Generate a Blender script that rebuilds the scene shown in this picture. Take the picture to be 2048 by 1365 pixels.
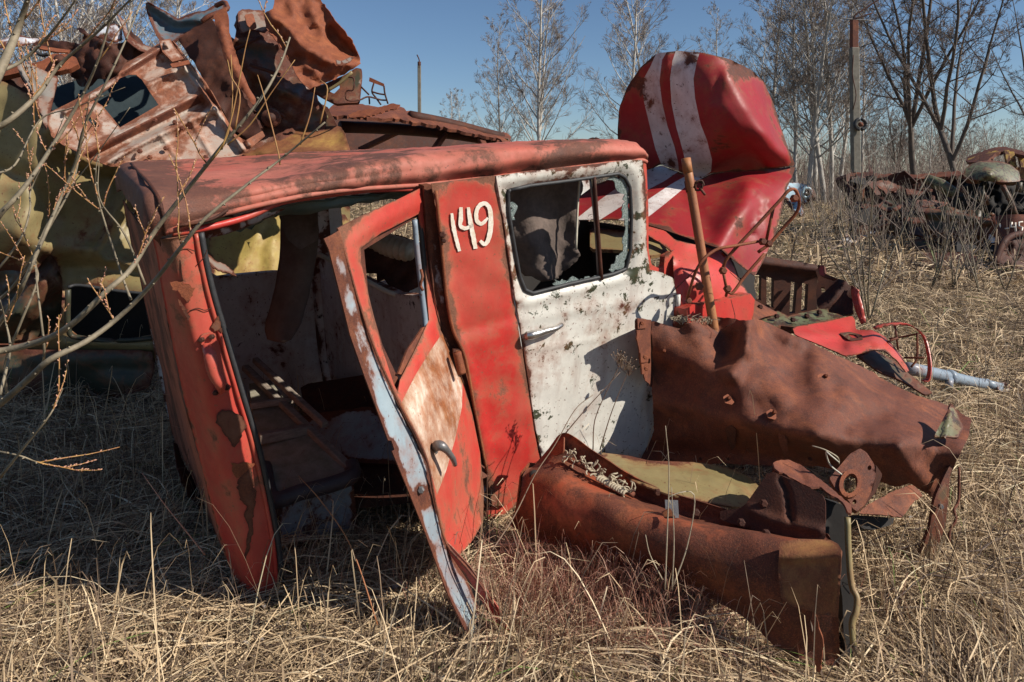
import bpy, math, random
import numpy as np
from mathutils import Vector
from mathutils.geometry import delaunay_2d_cdt

for o in list(bpy.data.objects): bpy.data.objects.remove(o)
S = bpy.context.scene
C = S.collection
# ---------------------------------------------------------------- camera, sky, sun, exposure
F, CX, HY, CZ = 1365.0, 1024.0, 350.0, 1.55      # focal length (px of a 2048 wide frame), horizon row, eye height
cam_d = bpy.data.cameras.new('camera'); cam = bpy.data.objects.new('camera', cam_d); C.objects.link(cam)
cam_d.sensor_width = 36; cam_d.lens = 36*F/2048; cam_d.shift_y = -(682.5-HY)/2048
cam.location = (0, 0, CZ); cam.rotation_euler = (math.pi/2, 0, 0)
cam_d.clip_end = 3000; cam_d.clip_start = .05
S.camera = cam
EL, AZ = math.radians(38), math.radians(112)
sdir = Vector((math.sin(AZ)*math.cos(EL), math.cos(AZ)*math.cos(EL), math.sin(EL)))
w = bpy.data.worlds.new("World"); S.world = w; w.use_nodes = True
bg = w.node_tree.nodes['Background']
sky = w.node_tree.nodes.new('ShaderNodeTexSky'); sky.sky_type = 'NISHITA'; sky.sun_disc = False
sky.sun_elevation = EL; sky.sun_rotation = AZ; sky.altitude = 100; sky.air_density = 1.0; sky.dust_density = .15; sky.ozone_density = 5
w.node_tree.links.new(sky.outputs[0], bg.inputs[0]); bg.inputs[1].default_value = .071
sun_d = bpy.data.lights.new('sun', 'SUN'); sun = bpy.data.objects.new('sun', sun_d); C.objects.link(sun)
sun_d.energy = 5.0; sun_d.angle = math.radians(.5); sun_d.color = (1, .93, .83)
sun.rotation_euler = sdir.to_track_quat('Z', 'Y').to_euler()
S.view_settings.view_transform = 'Standard'; S.view_settings.look = 'None'
S.view_settings.exposure = .38; S.view_settings.gamma = 1
S.cycles.max_bounces = 6

# ---------------------------------------------------------------- geometry helpers
rnd = random.Random(7)
BASE = {}
def P(px, py, d):
    px, py, d = np.asarray(px, float), np.asarray(py, float), np.asarray(d, float)
    return np.stack([(px-CX)/F*d, d+0*px, CZ-(py-HY)/F*d], -1)
def P1(q): return P(q[0], q[1], q[2])
def thing(name, label, cat, loc, group=None):
    o = bpy.data.objects.new(name, None); C.objects.link(o); o.location = loc; o.empty_display_size = .1
    o['label'] = label; o['category'] = cat
    if group: o['group'] = group
    BASE[o] = np.array(loc, float)
    return o
def tag(o, label, cat, group=None, kind=None):
    if label: o['label'] = label
    if cat: o['category'] = cat
    if group: o['group'] = group
    if kind: o['kind'] = kind
    return o
def mk(name, V, Fc, mat, parent=None, midx=None, smooth=True, attrs=None, base=None, sharp=None):
    V = np.asarray(V, float)
    b = BASE[parent] if parent is not None else np.array(base if base is not None else (0, 0, 0), float)
    me = bpy.data.meshes.new(name)
    me.from_pydata((V-b).tolist(), [], [tuple(int(i) for i in f) for f in Fc])
    for m in (mat if isinstance(mat, (list, tuple)) else [mat]): me.materials.append(m)
    n = len(me.polygons)
    if midx is not None: me.polygons.foreach_set('material_index', np.asarray(midx, dtype=np.int32)[:n])
    sm = np.ones(n, bool) if smooth is True else (np.zeros(n, bool) if smooth is False else np.asarray(smooth, bool))
    me.polygons.foreach_set('use_smooth', sm)
    for k, a in (attrs or {}).items():
        at = me.attributes.new(k, 'FLOAT', 'POINT'); at.data.foreach_set('value', np.asarray(a, dtype=np.float32))
    me.update()
    o = bpy.data.objects.new(name, me); C.objects.link(o)
    if parent is not None: o.parent = parent
    else: o.location = b
    BASE[o] = b
    return o
def inv_depth(pts, pw=0):
    """smooth interpolation of inverse depth through (px,py,d) control points (three points give a true plane)"""
    p = np.array(pts, float); X = p[:, :2]/1000; n = len(p); z = 1/p[:, 2]
    def K(a, b):
        r2 = ((a[:, None]-b[None])**2).sum(-1)+1e-12
        if pw: return -(r2+1e-5)**(pw/2)
        return .5*r2*np.log(r2)
    A = np.zeros((n+3, n+3)); A[:n, :n] = K(X, X)+1e-6*np.eye(n); A[:n, n] = 1; A[:n, n+1:] = X; A[n:, :n] = A[:n, n:].T
    sol = np.linalg.lstsq(A, np.concatenate([z, [0, 0, 0]]), rcond=None)[0]
    def f(x, y):
        q = np.stack([np.ravel(x), np.ravel(y)], -1)/1000.
        v = K(q, X)@sol[:n]+sol[n]+q@sol[n+1:]
        return (1/v).reshape(np.shape(x))
    return f
def off(f, k): return lambda x, y: f(x, y)+k
def sines(p, wl, seed, n=7):
    r = np.random.RandomState(seed); s = 0
    for i in range(n):
        v = r.randn(p.shape[-1]); v /= np.linalg.norm(v)
        s = s+np.sin(p@v*(2*np.pi/(wl*r.uniform(.7, 1.5)))+r.uniform(0, 7))
    return s/math.sqrt(n)
def crump(p, wl, seed):
    a = 1-np.abs(sines(p, wl, seed))*1.1; b = 1-np.abs(sines(p, wl*.45, seed+9))*1.1
    return .7*a+.3*b
def seg_dist(x, y, path):
    d = np.full(np.shape(x), 1e9)
    for (ax, ay), (bx, by) in zip(path[:-1], path[1:]):
        L = (bx-ax)**2+(by-ay)**2+1e-9
        t = np.clip(((x-ax)*(bx-ax)+(y-ay)*(by-ay))/L, 0, 1)
        d = np.minimum(d, np.hypot(x-ax-t*(bx-ax), y-ay-t*(by-ay)))
    return d
def inside(x, y, poly):
    c = np.zeros(np.shape(x), bool); n = len(poly)
    for i in range(n):
        x1, y1 = poly[i]; x2, y2 = poly[(i+1) % n]
        if y1 == y2: continue
        c ^= ((y1 > y) != (y2 > y)) & (x < (x2-x1)*(y-y1)/(y2-y1)+x1)
    return c
def chaikin(pts, k=1, closed=True):
    pts = [tuple(p) for p in pts]
    for _ in range(k):
        q = []
        n = len(pts)
        for i in range(n if closed else n-1):
            a, b = pts[i], pts[(i+1) % n]
            q += [tuple(.9*u+.1*v for u, v in zip(a, b)), tuple(.1*u+.9*v for u, v in zip(a, b))]
        if not closed: q = [pts[0]]+q+[pts[-1]]
        pts = q
    return pts
def densify(poly, res, jag=0, seed=0, closed=True):
    r = random.Random(seed); out = []
    n = len(poly)
    for i in range(n if closed else n-1):
        a, b = poly[i], poly[(i+1) % n]; L = math.dist(a, b); m = max(1, int(L/res+.5))
        for j in range(m):
            t = j/m; x = a[0]+(b[0]-a[0])*t; y = a[1]+(b[1]-a[1])*t
            if jag: x += r.gauss(0, jag); y += r.gauss(0, jag)
            out.append((x, y))
    return out
def vnormals(V, T):
    a, b, c = V[T[:, 0]], V[T[:, 1]], V[T[:, 2]]; fn = np.cross(b-a, c-a); N = np.zeros_like(V)
    for k in range(3): np.add.at(N, T[:, k], fn)
    return N/(np.linalg.norm(N, axis=1, keepdims=True)+1e-12)
def panel(name, outline, dep, mat, parent, holes=(), res=14, t=.003, ridges=(), crumple=None, regions=(), rust=(), chips=(),
          jag=0, edge=24, ch=1, base=None, seed=1, inner=None, rough=0):
    """sheet-metal part: a traced outline given its own distance, relief (ridges, dents) and thickness"""
    ol = densify(chaikin(outline, ch) if ch else outline, res, jag, seed)
    hs = [densify(chaikin(h, 1) if ch else h, res, jag*.5, seed+3) for h in holes]
    rg = [densify(p, res) for p, _ in regions]
    if callable(dep) is False: dep = inv_depth(dep)
    pts = list(ol); edges = [(i, (i+1) % len(ol)) for i in range(len(ol))]
    for h in hs+rg:
        k = len(pts); pts += h; edges += [(k+i, k+(i+1) % len(h)) for i in range(len(h))]
    ox = np.array(ol); r = random.Random(seed)
    xs = np.arange(ox[:, 0].min(), ox[:, 0].max(), res); ys = np.arange(ox[:, 1].min(), ox[:, 1].max(), res*.87)
    gx, gy = np.meshgrid(xs, ys); gx = gx+(np.arange(len(ys)) % 2*res*.5)[:, None]
    rs = np.random.RandomState(seed)
    gx = (gx+rs.uniform(-.12, .12, gx.shape)*res).ravel(); gy = (gy+rs.uniform(-.12, .12, gy.shape)*res).ravel()
    ok = inside(gx, gy, ol)
    for h in hs: ok &= ~inside(gx, gy, h)
    bd = seg_dist(gx, gy, ol+ol[:1])
    for h in hs+rg: bd = np.minimum(bd, seg_dist(gx, gy, h+h[:1]))
    ok &= bd > res*.45
    pts += list(zip(gx[ok], gy[ok]))
    res_ = delaunay_2d_cdt([Vector(p) for p in pts], edges, [], 0, 1e-3, False)
    v2 = np.array([tuple(v) for v in res_[0]]); T = np.array([f for f in res_[2]], int)
    c = v2[T].mean(1); k = inside(c[:, 0], c[:, 1], ol)
    for h in hs: k &= ~inside(c[:, 0], c[:, 1], h)
    T = T[k]; c = c[k]
    mi = np.zeros(len(T), int)
    for poly, m in regions: mi[inside(c[:, 0], c[:, 1], poly)] = m
    used = np.unique(T); rm = np.full(len(v2), -1); rm[used] = np.arange(len(used)); v2 = v2[used]; T = rm[T]
    x, y = v2[:, 0], v2[:, 1]
    d = dep(x, y)
    for rdg in ridges:
        path, h, wd = rdg[:3]; dist = seg_dist(x, y, path)
        prof = np.exp(-(dist/wd)**2) if len(rdg) < 4 else (np.clip(1-dist/wd, 0, 1) if rdg[3] == 'v' else 1/(1+np.exp((dist-wd)/(wd*.12))))
        d = d-h*prof
    if crumple:
        amp, wl, sd = crumple; d = d-amp*crump(v2, wl, sd)
    if rough:
        d = d-rough*sines(v2, 60, seed+5)
    V = P(x, y, d)
    bd = seg_dist(x, y, ol+ol[:1])
    for h in hs: bd = np.minimum(bd, seg_dist(x, y, h+h[:1]))
    edge = min(edge, .09*math.sqrt(np.ptp(ox[:, 0])*np.ptp(ox[:, 1]))+1)
    ea = np.clip(1-bd/edge, 0, 1); ra = np.zeros(len(V))
    for bx, by, br, bs in rust: ra += bs*np.exp(-((x-bx)**2+(y-by)**2)/br**2)
    ca = np.zeros(len(V))
    for bx, by, br, bs in chips: ca += bs*np.exp(-((x-bx)**2+(y-by)**2)/br**2)
    # orientation towards the camera
    n = vnormals(V, T); cv = np.array([0, 0, CZ])-V
    if (n*cv).sum() < 0: T = T[:, ::-1]; n = -n
    W = V-n*t; N = len(V)
    ecount = {}
    for a, b, c_ in T:
        for e in ((a, b), (b, c_), (c_, a)):
            ecount[e] = ecount.get(e, 0)+1
    be = [e for e in ecount if (e[1], e[0]) not in ecount]
    allV = [V, W]; Fc = [tuple(f) for f in T]+[tuple(f[::-1]+N) for f in T]
    rimi = sorted({i for e in be for i in e}); R = {v: 2*N+j for j, v in enumerate(rimi)}; M = len(rimi)
    allV += [V[rimi], W[rimi]]
    Fc += [(R[a], R[a]+M, R[b]+M, R[b]) for a, b in be]
    ii = mi if inner is None else np.full(len(T), inner)
    midx = np.concatenate([mi, ii, np.zeros(len(be), int) if inner is None else np.full(len(be), 0)])
    A = lambda a: np.concatenate([a, a, a[rimi], a[rimi]])
    o = mk(name, np.concatenate(allV), Fc, mat, parent, midx, np.array([1]*(2*len(T))+[0]*len(be), bool),
           {'edge': A(ea), 'rust': A(ra), 'chip': A(ca)}, base)
    return o
def cr(Pt, n):
    """Catmull-Rom through rows of points -> n samples per span"""
    Pt = np.asarray(Pt, float); m = len(Pt); out = []
    E = np.concatenate([[2*Pt[0]-Pt[1]], Pt, [2*Pt[-1]-Pt[-2]]])
    for i in range(m-1):
        p0, p1, p2, p3 = E[i:i+4]
        for j in range(n):
            t = j/n
            out.append(.5*((2*p1)+(-p0+p2)*t+(2*p0-5*p1+4*p2-p3)*t*t+(-p0+3*p1-3*p2+p3)*t**3))
    out.append(Pt[-1]); return np.array(out)
def grid(name, rows, mat, parent, nu=6, nv=4, t=.003, crumple=None, rust=(), edge=.03, jag=0, base=None, seed=1, matrow=None):
    G = np.array([[P1(q) for q in r] for r in rows])
    G = cr(G, nu); G = np.swapaxes(cr(np.swapaxes(G, 0, 1), nv), 0, 1)
    a, b = G.shape[:2]; V = G.reshape(-1, 3)
    idx = np.arange(a*b).reshape(a, b)
    Q = np.stack([idx[:-1, :-1], idx[1:, :-1], idx[1:, 1:], idx[:-1, 1:]], -1).reshape(-1, 4)
    T = np.concatenate([Q[:, :3], Q[:, [0, 2, 3]]])
    n = vnormals(V, T)
    if (n*(np.array([0, 0, CZ])-V)).sum() < 0: Q = Q[:, ::-1]; n = -n
    if crumple: V = V+n*(crumple[0]*crump(V, crumple[1], crumple[2]))[:, None]
    if jag:
        r = np.random.RandomState(seed); bm_ = np.zeros((a, b), bool); bm_[0] = bm_[-1] = bm_[:, 0] = bm_[:, -1] = True
        V = V+r.randn(len(V), 3)*jag*bm_.ravel()[:, None]
    x = V[:, 0]/V[:, 1]*F+CX; y = HY-(V[:, 2]-CZ)/V[:, 1]*F
    ra = np.zeros(len(V))
    for bx, by, br, bs in rust: ra += bs*np.exp(-((x-bx)**2+(y-by)**2)/br**2)
    bl = np.concatenate([idx[0], idx[:, -1], idx[-1][::-1], idx[:, 0][::-1]])
    bp = V[bl][::2]; ea = np.array([np.min(((bp-v)**2).sum(1)) for v in V])**.5; ea = np.clip(1-ea/edge, 0, 1)
    W = V-n*t; N = len(V)
    E = [(bl[i], bl[i+1]) for i in range(len(bl)-1) if bl[i] != bl[i+1]]
    Fc = [tuple(q) for q in Q]+[tuple(q[::-1]+N) for q in Q]+[(p, q, q+N, p+N) for p, q in E]
    R2 = {}
    allV = np.concatenate([V, W])
    return mk(name, allV, Fc, mat, parent, None, np.array([1]*(2*len(Q))+[0]*len(E), bool),
              {'edge': np.tile(ea, 2), 'rust': np.tile(ra, 2)}, base)
class MB:
    def __init__(s): s.V = []; s.F = []; s.m = []; s.s = []; s.n = 0
    def add(s, V, Fc, m=0, sm=True):
        V = np.asarray(V, float); s.V.append(V); s.F += [tuple(int(i)+s.n for i in f) for f in Fc]
        s.m += [m]*len(Fc); s.s += [sm]*len(Fc); s.n += len(V); return s
    def tube(s, pts, r, sides=8, m=0, cap=True):
        V, Fc = tube_geo(pts, r, sides, cap); return s.add(V, Fc, m, True)
    def beam(s, a, b, wd, ht, up=(0, 0, 1), m=0, ch=.12):
        V, Fc = beam_geo(a, b, wd, ht, up, ch); return s.add(V, Fc, m, False)
    def build(s, name, mat, parent=None, base=None):
        return mk(name, np.concatenate(s.V), s.F, mat, parent, s.m, s.s, None, base)
def tube_geo(pts, r, sides=8, cap=True):
    pts = np.asarray(pts, float); n = len(pts); r = np.broadcast_to(np.asarray(r, float), (n,))
    tg = np.gradient(pts, axis=0) if n > 2 else np.array([pts[-1]-pts[0]]*n)
    tg = tg/(np.linalg.norm(tg, axis=1, keepdims=True)+1e-12)
    ref = np.array([0, 0, 1.]) if abs(tg[0, 2]) < .9 else np.array([1., 0, 0])
    u = np.cross(tg, ref); u /= np.linalg.norm(u, axis=1, keepdims=True)+1e-12; v = np.cross(tg, u)
    a = np.arange(sides)*2*np.pi/sides
    V = (pts[:, None]+r[:, None, None]*(np.cos(a)[None, :, None]*u[:, None]+np.sin(a)[None, :, None]*v[:, None])).reshape(-1, 3)
    Fc = [(i*sides+j, i*sides+(j+1) % sides, (i+1)*sides+(j+1) % sides, (i+1)*sides+j) for i in range(n-1) for j in range(sides)]
    if cap: Fc += [tuple(range(sides))[::-1], tuple((n-1)*sides+j for j in range(sides))]
    return V, Fc
def beam_geo(a, b, wd, ht, up=(0, 0, 1), ch=.12):
    a, b = np.asarray(a, float), np.asarray(b, float); t = (b-a)/np.linalg.norm(b-a)
    up = np.asarray(up, float); x = np.cross(t, up); x /= np.linalg.norm(x); y = np.cross(x, t)
    c = min(wd, ht)*ch; h, k = wd/2, ht/2
    sec = [(-h, -k+c), (-h+c, -k), (h-c, -k), (h, -k+c), (h, k-c), (h-c, k), (-h+c, k), (-h, k-c)]
    e = t*c
    V = []
    for p, s in ((a, .86), (a+e, 1), (b-e, 1), (b, .86)): V += [p+x*q[0]*(1-(1-s)*.5)+y*q[1]*s for q in sec]
    Fc = [(i*8+j, i*8+(j+1) % 8, (i+1)*8+(j+1) % 8, (i+1)*8+j) for i in range(3) for j in range(8)]
    return np.array(V), Fc+[tuple(range(8))[::-1], tuple(range(24, 32))]
def tube(name, pts, r, mat, parent=None, sides=8, n=4, base=None, world=False, sm=True):
    q = np.array([p if world else P1(p) for p in pts], float)
    if len(q) > 2 and sm: q = cr(q, n)
    rr = r if np.isscalar(r) else np.interp(np.linspace(0, 1, len(q)), np.linspace(0, 1, len(r)), r)
    V, Fc = tube_geo(q, rr, sides); return mk(name, V, Fc, mat, parent, base=base)
def beam(name, a, b, wd, ht, mat, parent=None, up=(0, 0, 1), base=None):
    V, Fc = beam_geo(P1(a), P1(b), wd, ht, up); return mk(name, V, Fc, mat, parent, smooth=False, base=base)
def bolt(name, q, r, mat, parent, nrm=(0, -1, .2), h=.012):
    p = P1(q); n = np.array(nrm, float); n /= np.linalg.norm(n)
    V, Fc = tube_geo([p-n*.003, p+n*h*.6, p+n*h], [r, r, r*.7], 6); return mk(name, V, Fc, mat, parent, smooth=False)

# ---------------------------------------------------------------- materials
class NT:
    def __init__(s, name):
        s.m = bpy.data.materials.new(name); s.m.use_nodes = True; s.t = s.m.node_tree; s.t.nodes.clear()
        s.out = s.n('OutputMaterial'); s.b = s.n('BsdfPrincipled'); s.t.links.new(s.b.outputs[0], s.out.inputs[0])
        s.co = s.n('TexCoord').outputs['Object']
    def n(s, k, **kw):
        x = s.t.nodes.new('ShaderNode'+k)
        for a, v in kw.items(): setattr(x, a, v)
        return x
    def put(s, sock, v):
        if hasattr(v, 'is_linked') or hasattr(v, 'node'): s.t.links.new(v, sock)
        else: sock.default_value = (tuple(v)+(1,) if isinstance(v, tuple) and len(v) == 3 and len(sock.default_value) == 4 else v)
    def math(s, op, a, b=0., c=0.):
        x = s.n('Math', operation=op); s.put(x.inputs[0], a); s.put(x.inputs[1], b)
        if op in ('MULTIPLY_ADD',): s.put(x.inputs[2], c)
        return x.outputs[0]
    def noise(s, scale, detail=8, rough=.6, vec=None, dist=0, stretch=None):
        x = s.n('TexNoise'); x.inputs['Scale'].default_value = scale; x.inputs['Detail'].default_value = detail
        x.inputs['Roughness'].default_value = rough; x.inputs['Distortion'].default_value = dist
        v = vec or s.co
        if stretch:
            mp = s.n('Mapping'); mp.inputs['Scale'].default_value = stretch; s.t.links.new(v, mp.inputs[0]); v = mp.outputs[0]
        s.t.links.new(v, x.inputs[0]); return x.outputs[0]
    def rng(s, v, a, b, lo=0., hi=1.):
        x = s.n('MapRange'); x.clamp = True; s.put(x.inputs[0], v); x.inputs[1].default_value = a; x.inputs[2].default_value = b
        x.inputs[3].default_value = lo; x.inputs[4].default_value = hi; return x.outputs[0]
    def mix(s, f, a, b):
        x = s.n('Mix', data_type='RGBA'); s.put(x.inputs[0], f); s.put(x.inputs[6], a); s.put(x.inputs[7], b); return x.outputs[2]
    def attr(s, nm):
        x = s.n('Attribute'); x.attribute_name = nm; return x.outputs['Fac']
    def bump(s, h, st=.4, dist=.01, nrm=None):
        x = s.n('Bump'); x.inputs['Strength'].default_value = st; x.inputs['Distance'].default_value = dist
        s.t.links.new(h, x.inputs['Height'])
        if nrm: s.t.links.new(nrm, x.inputs['Normal'])
        return x.outputs[0]
def g3(c, k=1): return tuple(min(1, x*k) for x in c)
RD, RM, RO = (.045, .017, .012), (.115, .036, .021), (.24, .078, .032)
def metal(name, c1, c2, rust=.5, soft=.03, chip=None, chipt=.64, rough=.5, scale=3, ke=.17, kr=.24, stain=.35, rustc=(RD, RM, RO), streak=(9, 9, 1.4), spec=.4, fine=1.):
    """weathered painted metal: faded paint, chipped patches down to an undercoat, rust patches and run-down stains"""
    s = NT(name)
    n1 = s.noise(1.7, 4, .6, dist=.5); n2 = s.noise(22, 6, .65); nf = s.noise(140, 4, .7)
    paint = s.mix(s.rng(n1, .38, .62), c1, c2)
    paint = s.mix(s.rng(n2, .35, .75, 0, .35), paint, g3(c1, .6))
    st = s.noise(1, 6, .6, stretch=streak)
    paint = s.mix(s.math('MULTIPLY', s.rng(st, .5, .72), stain), paint, g3(rustc[1], 1.5))
    if chip:
        cn = s.noise(15, 10, .74, dist=.3); cn = s.math('ADD', cn, s.math('MULTIPLY', s.attr('edge'), .06)); cn = s.math('ADD', cn, s.math('MULTIPLY', s.attr('chip'), .11))
        paint = s.mix(s.rng(cn, chipt, chipt+.012), paint, chip)
    mn = s.noise(scale, 12, .68, dist=.25)
    mn = s.math('ADD', mn, s.math('MULTIPLY', s.math('POWER', s.attr('edge'), 1.6), ke))
    mn = s.math('ADD', mn, s.math('MULTIPLY', s.attr('rust'), kr))
    th = 1.02-rust
    mn = s.math('ADD', mn, s.math('MULTIPLY', s.math('SUBTRACT', n2, .5), .22))
    mask = s.rng(mn, th-soft, th+soft)
    halo = s.rng(mn, th-soft-.1, th)
    rc = s.mix(s.rng(n2, .3, .6, .25, 1), rustc[0], rustc[1]); rc = s.mix(s.rng(s.noise(5, 8, .72), .49, .66, 0, .7), rc, rustc[2]); rc = s.mix(s.rng(s.noise(3.3, 9, .72), .56, .68, 0, .75), rc, g3(rustc[0], .7))
    rc = s.mix(s.rng(nf, .35, .75, 0, .6), rc, g3(rustc[0], .8))
    paint = s.mix(s.math('MULTIPLY', halo, .45), paint, g3(rustc[2], 1.1))
    col = s.mix(mask, paint, rc)
    # pinholes of rust
    vz = s.noise(75, 3, .5); col = s.mix(s.rng(vz, .66, .69, 0, .8*fine), col, rustc[1])
    sp = s.noise(260, 2, .5); col = s.mix(s.math('MULTIPLY', mask, s.rng(sp, .56, .72, 0, .35)), col, g3(rustc[2], 1.25)); col = s.mix(s.math('MULTIPLY', mask, s.rng(sp, .42, .3, 0, .4)), col, g3(rustc[0], .6))
    s.put(s.b.inputs['Base Color'], col)
    s.put(s.b.inputs['Roughness'], s.math('ADD', s.rng(mask, 0, 1, rough, .72), s.rng(n2, .3, .7, -.08, .08)))
    s.put(s.b.inputs['Specular IOR Level'], s.rng(mask, 0, 1, spec, .3))
    h = s.math('ADD', s.math('MULTIPLY', nf, s.rng(mask, 0, 1, .08, .9)), s.math('MULTIPLY', mask, -.7))
    h = s.math('ADD', h, s.math('MULTIPLY', n2, .5))
    big = s.bump(s.noise(2.6, 2, .5), .14, .03)
    s.put(s.b.inputs['Normal'], s.bump(h, .7, .0035, big))
    return s.m
def plain(name, c1, c2, rough=.8, scale=12, bump=.3, metallic=0, bd=.004, stretch=None):
    s = NT(name); n = s.noise(scale, 8, .65, stretch=stretch)
    n3 = s.noise(scale*6, 4, .6); s.put(s.b.inputs['Base Color'], s.mix(s.rng(n3, .4, .75, 0, .35), s.mix(s.rng(n, .35, .65), c1, c2), g3(c2, .6))); s.b.inputs['Roughness'].default_value = rough
    s.b.inputs['Metallic'].default_value = metallic
    s.put(s.b.inputs['Normal'], s.bump(s.noise(scale*4, 5, .6, stretch=stretch), bump, bd)); return s.m
M = {}
RED, RED2 = (.47, .032, .026), (.47, .085, .058)
RC = ((.11, .045, .03), (.20, .085, .05), (.3, .13, .07))
M['red'] = metal('red_faded_paint', RED, RED2, rustc=RC, rust=.40, stain=.3, rough=.42)
M['red_roof'] = metal('red_roof_paint', (.42, .085, .055), (.46, .14, .10), rust=.455, rustc=((.085, .04, .03), (.15, .06, .04), (.22, .09, .055)), soft=.03, stain=.3, rough=.7, streak=(3, 8, 8), scale=2.2)
M['red_glossy'] = metal('red_bonnet_paint', (.29, .015, .018), (.25, .022, .026), rust=.37, stain=.30, rough=.5, spec=.3, ke=.25, fine=.9, scale=4, chip=(.06, .018, .014), chipt=.70)
M['red_clean'] = metal('red_front_paint', (.50, .04, .032), (.48, .085, .06), rust=.36, stain=.12, rough=.4)
M['white'] = metal('white_door_paint', (.62, .60, .54), (.55, .53, .47), rust=.37, chip=(.045, .05, .028), chipt=.615, stain=.42, rough=.45, ke=.16)
M['stripe'] = metal('white_stripe_paint', (.68, .63, .61), (.52, .47, .45), rust=.36, chip=(.09, .05, .045), chipt=.62, stain=.4, rough=.55, ke=0, scale=5)
M['olive'] = metal('olive_paint', (.21, .165, .072), (.27, .215, .10), rust=.36, stain=.25, rough=.5, scale=2.5, kr=.3)
M['olive_dark'] = metal('dark_olive_paint', (.035, .037, .024), (.06, .058, .035), rust=.42, stain=.3, rough=.5)
M['olive_yellow'] = metal('olive_yellow_panel', (.36, .26, .07), (.42, .33, .12), rust=.36, stain=.35, rough=.55)
M['bluegrey'] = metal('blue_grey_inner_paint', (.24, .31, .35), (.31, .37, .40), rust=.41, stain=.5, rough=.5, scale=4, ke=.42)
M['inner'] = metal('grey_interior_paint', (.56, .56, .55), (.64, .63, .60), rust=.35, stain=.35, rough=.55, scale=6, chip=(.03, .018, .012), chipt=.63)
M['rust'] = metal('rusted_steel', RM, (.10, .03, .018), rust=.9, stain=.4, rough=.8, rustc=((.07, .028, .02), (.16, .05, .028), (.33, .105, .042)))
M['rust_bright'] = metal('bright_rusted_steel', (.27, .085, .035), (.22, .06, .028), rust=.9, rough=.85, rustc=((.12, .035, .018), (.24, .07, .03), (.36, .12, .045)))
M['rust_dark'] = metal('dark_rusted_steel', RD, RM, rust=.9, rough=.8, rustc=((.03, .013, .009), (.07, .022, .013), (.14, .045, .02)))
M['rust_wall'] = metal('rusty_rear_wall', (.40, .11, .055), (.32, .10, .055), rust=.50, soft=.06, rough=.75, streak=(7, 7, .8), scale=2.5, stain=.7)
M['rust_red'] = metal('rusted_red_beam', (.30, .055, .03), (.22, .05, .03), rust=.56, soft=.06, rough=.48, scale=3.2, stain=.7, streak=(5, 5, 2), rustc=((.05, .022, .016), (.15, .045, .025), (.34, .11, .04)))
M['rust_paint'] = metal('grey_paint_on_rust', (.42, .38, .33), (.34, .27, .22), rust=.49, soft=.05, rough=.7, scale=4, stain=.8, streak=(4, 4, 4), rustc=((.10, .04, .025), (.26, .095, .05), (.36, .14, .07)))
M['rust_yellow'] = metal('yellow_paint_on_rust', (.42, .27, .06), (.34, .18, .06), rust=.54, soft=.12, rough=.75, scale=3, stain=.6, rustc=((.09, .035, .02), (.2, .07, .03), (.3, .12, .05)))
M['door_white'] = metal('scraped_white_paint', (.74, .70, .62), (.66, .56, .45), rust=.50, soft=.10, rough=.6, scale=3, stain=.8, streak=(14, 14, 2), rustc=((.12, .04, .02), (.28, .09, .03), (.40, .18, .07)))
M['blue_sheet'] = metal('blue_grey_sheet', (.06, .115, .15), (.10, .16, .19), rust=.38, stain=.2, rough=.45, ke=.3)
M['white_sheet'] = metal('white_scrap_paint', (.62, .66, .70), (.5, .55, .6), rust=.45, chip=(.03, .035, .04), chipt=.6, stain=.2)
M['grey_sheet'] = metal('weathered_grey_sheet', (.22, .20, .175), (.17, .15, .13), rust=.42, stain=.4, rough=.8)
M['orange'] = metal('orange_pipe_paint', (.36, .15, .055), (.30, .10, .05), rust=.42, stain=.6, rough=.6, scale=6)
M['yellow'] = metal('yellow_bus_paint', (.50, .34, .04), (.4, .25, .04), rust=.52, stain=.5)
M['camo'] = metal('camouflage_paint', (.10, .115, .06), (.17, .15, .075), rust=.36, chip=(.05, .03, .018), chipt=.52, stain=.2)
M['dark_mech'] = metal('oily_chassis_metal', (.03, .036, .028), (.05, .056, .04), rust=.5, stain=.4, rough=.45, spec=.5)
M['lightblue'] = metal('light_blue_car_paint', (.36, .50, .56), (.3, .44, .5), rust=.42)
M['grey_blue'] = metal('grey_blue_enamel', (.24, .29, .34), (.20, .25, .30), rust=.38, stain=.1, rough=.4)
M['teal'] = plain('teal_headliner', (.05, .12, .13), (.12, .17, .16), .6, 9)
M['chrome'] = plain('worn_chrome', (.55, .53, .5), (.35, .32, .3), .28, 30, .2, .9)
M['bare'] = metal('bare_rusted_primer', (.15, .07, .045), (.10, .05, .035), rust=.5, soft=.1, rough=.8)
M['castmetal'] = plain('grey_cast_metal', (.23, .22, .21), (.16, .15, .15), .42, 30, .3, .55)
M['rubber'] = plain('black_rubber', (.02, .021, .023), (.035, .035, .037), .6, 30)
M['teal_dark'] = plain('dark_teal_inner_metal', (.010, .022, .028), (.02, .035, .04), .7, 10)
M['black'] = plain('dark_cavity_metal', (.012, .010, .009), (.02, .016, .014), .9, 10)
M['cloth'] = plain('mouldy_curtain_cloth', (.17, .125, .105), (.085, .065, .055), .95, 10, .6, 0, .006)
M['cloth_brown'] = plain('brown_hanging_strap', (.09, .055, .04), (.13, .095, .075), .95, 10, .5)
M['vinyl'] = plain('dark_seat_vinyl', (.045, .03, .032), (.07, .05, .05), .6, 14, .5)
M['felt'] = plain('mossy_seat_felt', (.17, .155, .10), (.27, .245, .19), 1, 20, .7)
M['wood'] = plain('weathered_wood', (.30, .25, .20), (.17, .13, .10), .9, 8, .6, 0, .004, (2, 2, 14))
M['concrete'] = plain('pole_concrete', (.22, .20, .165), (.14, .125, .10), .95, 6, .5)
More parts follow.
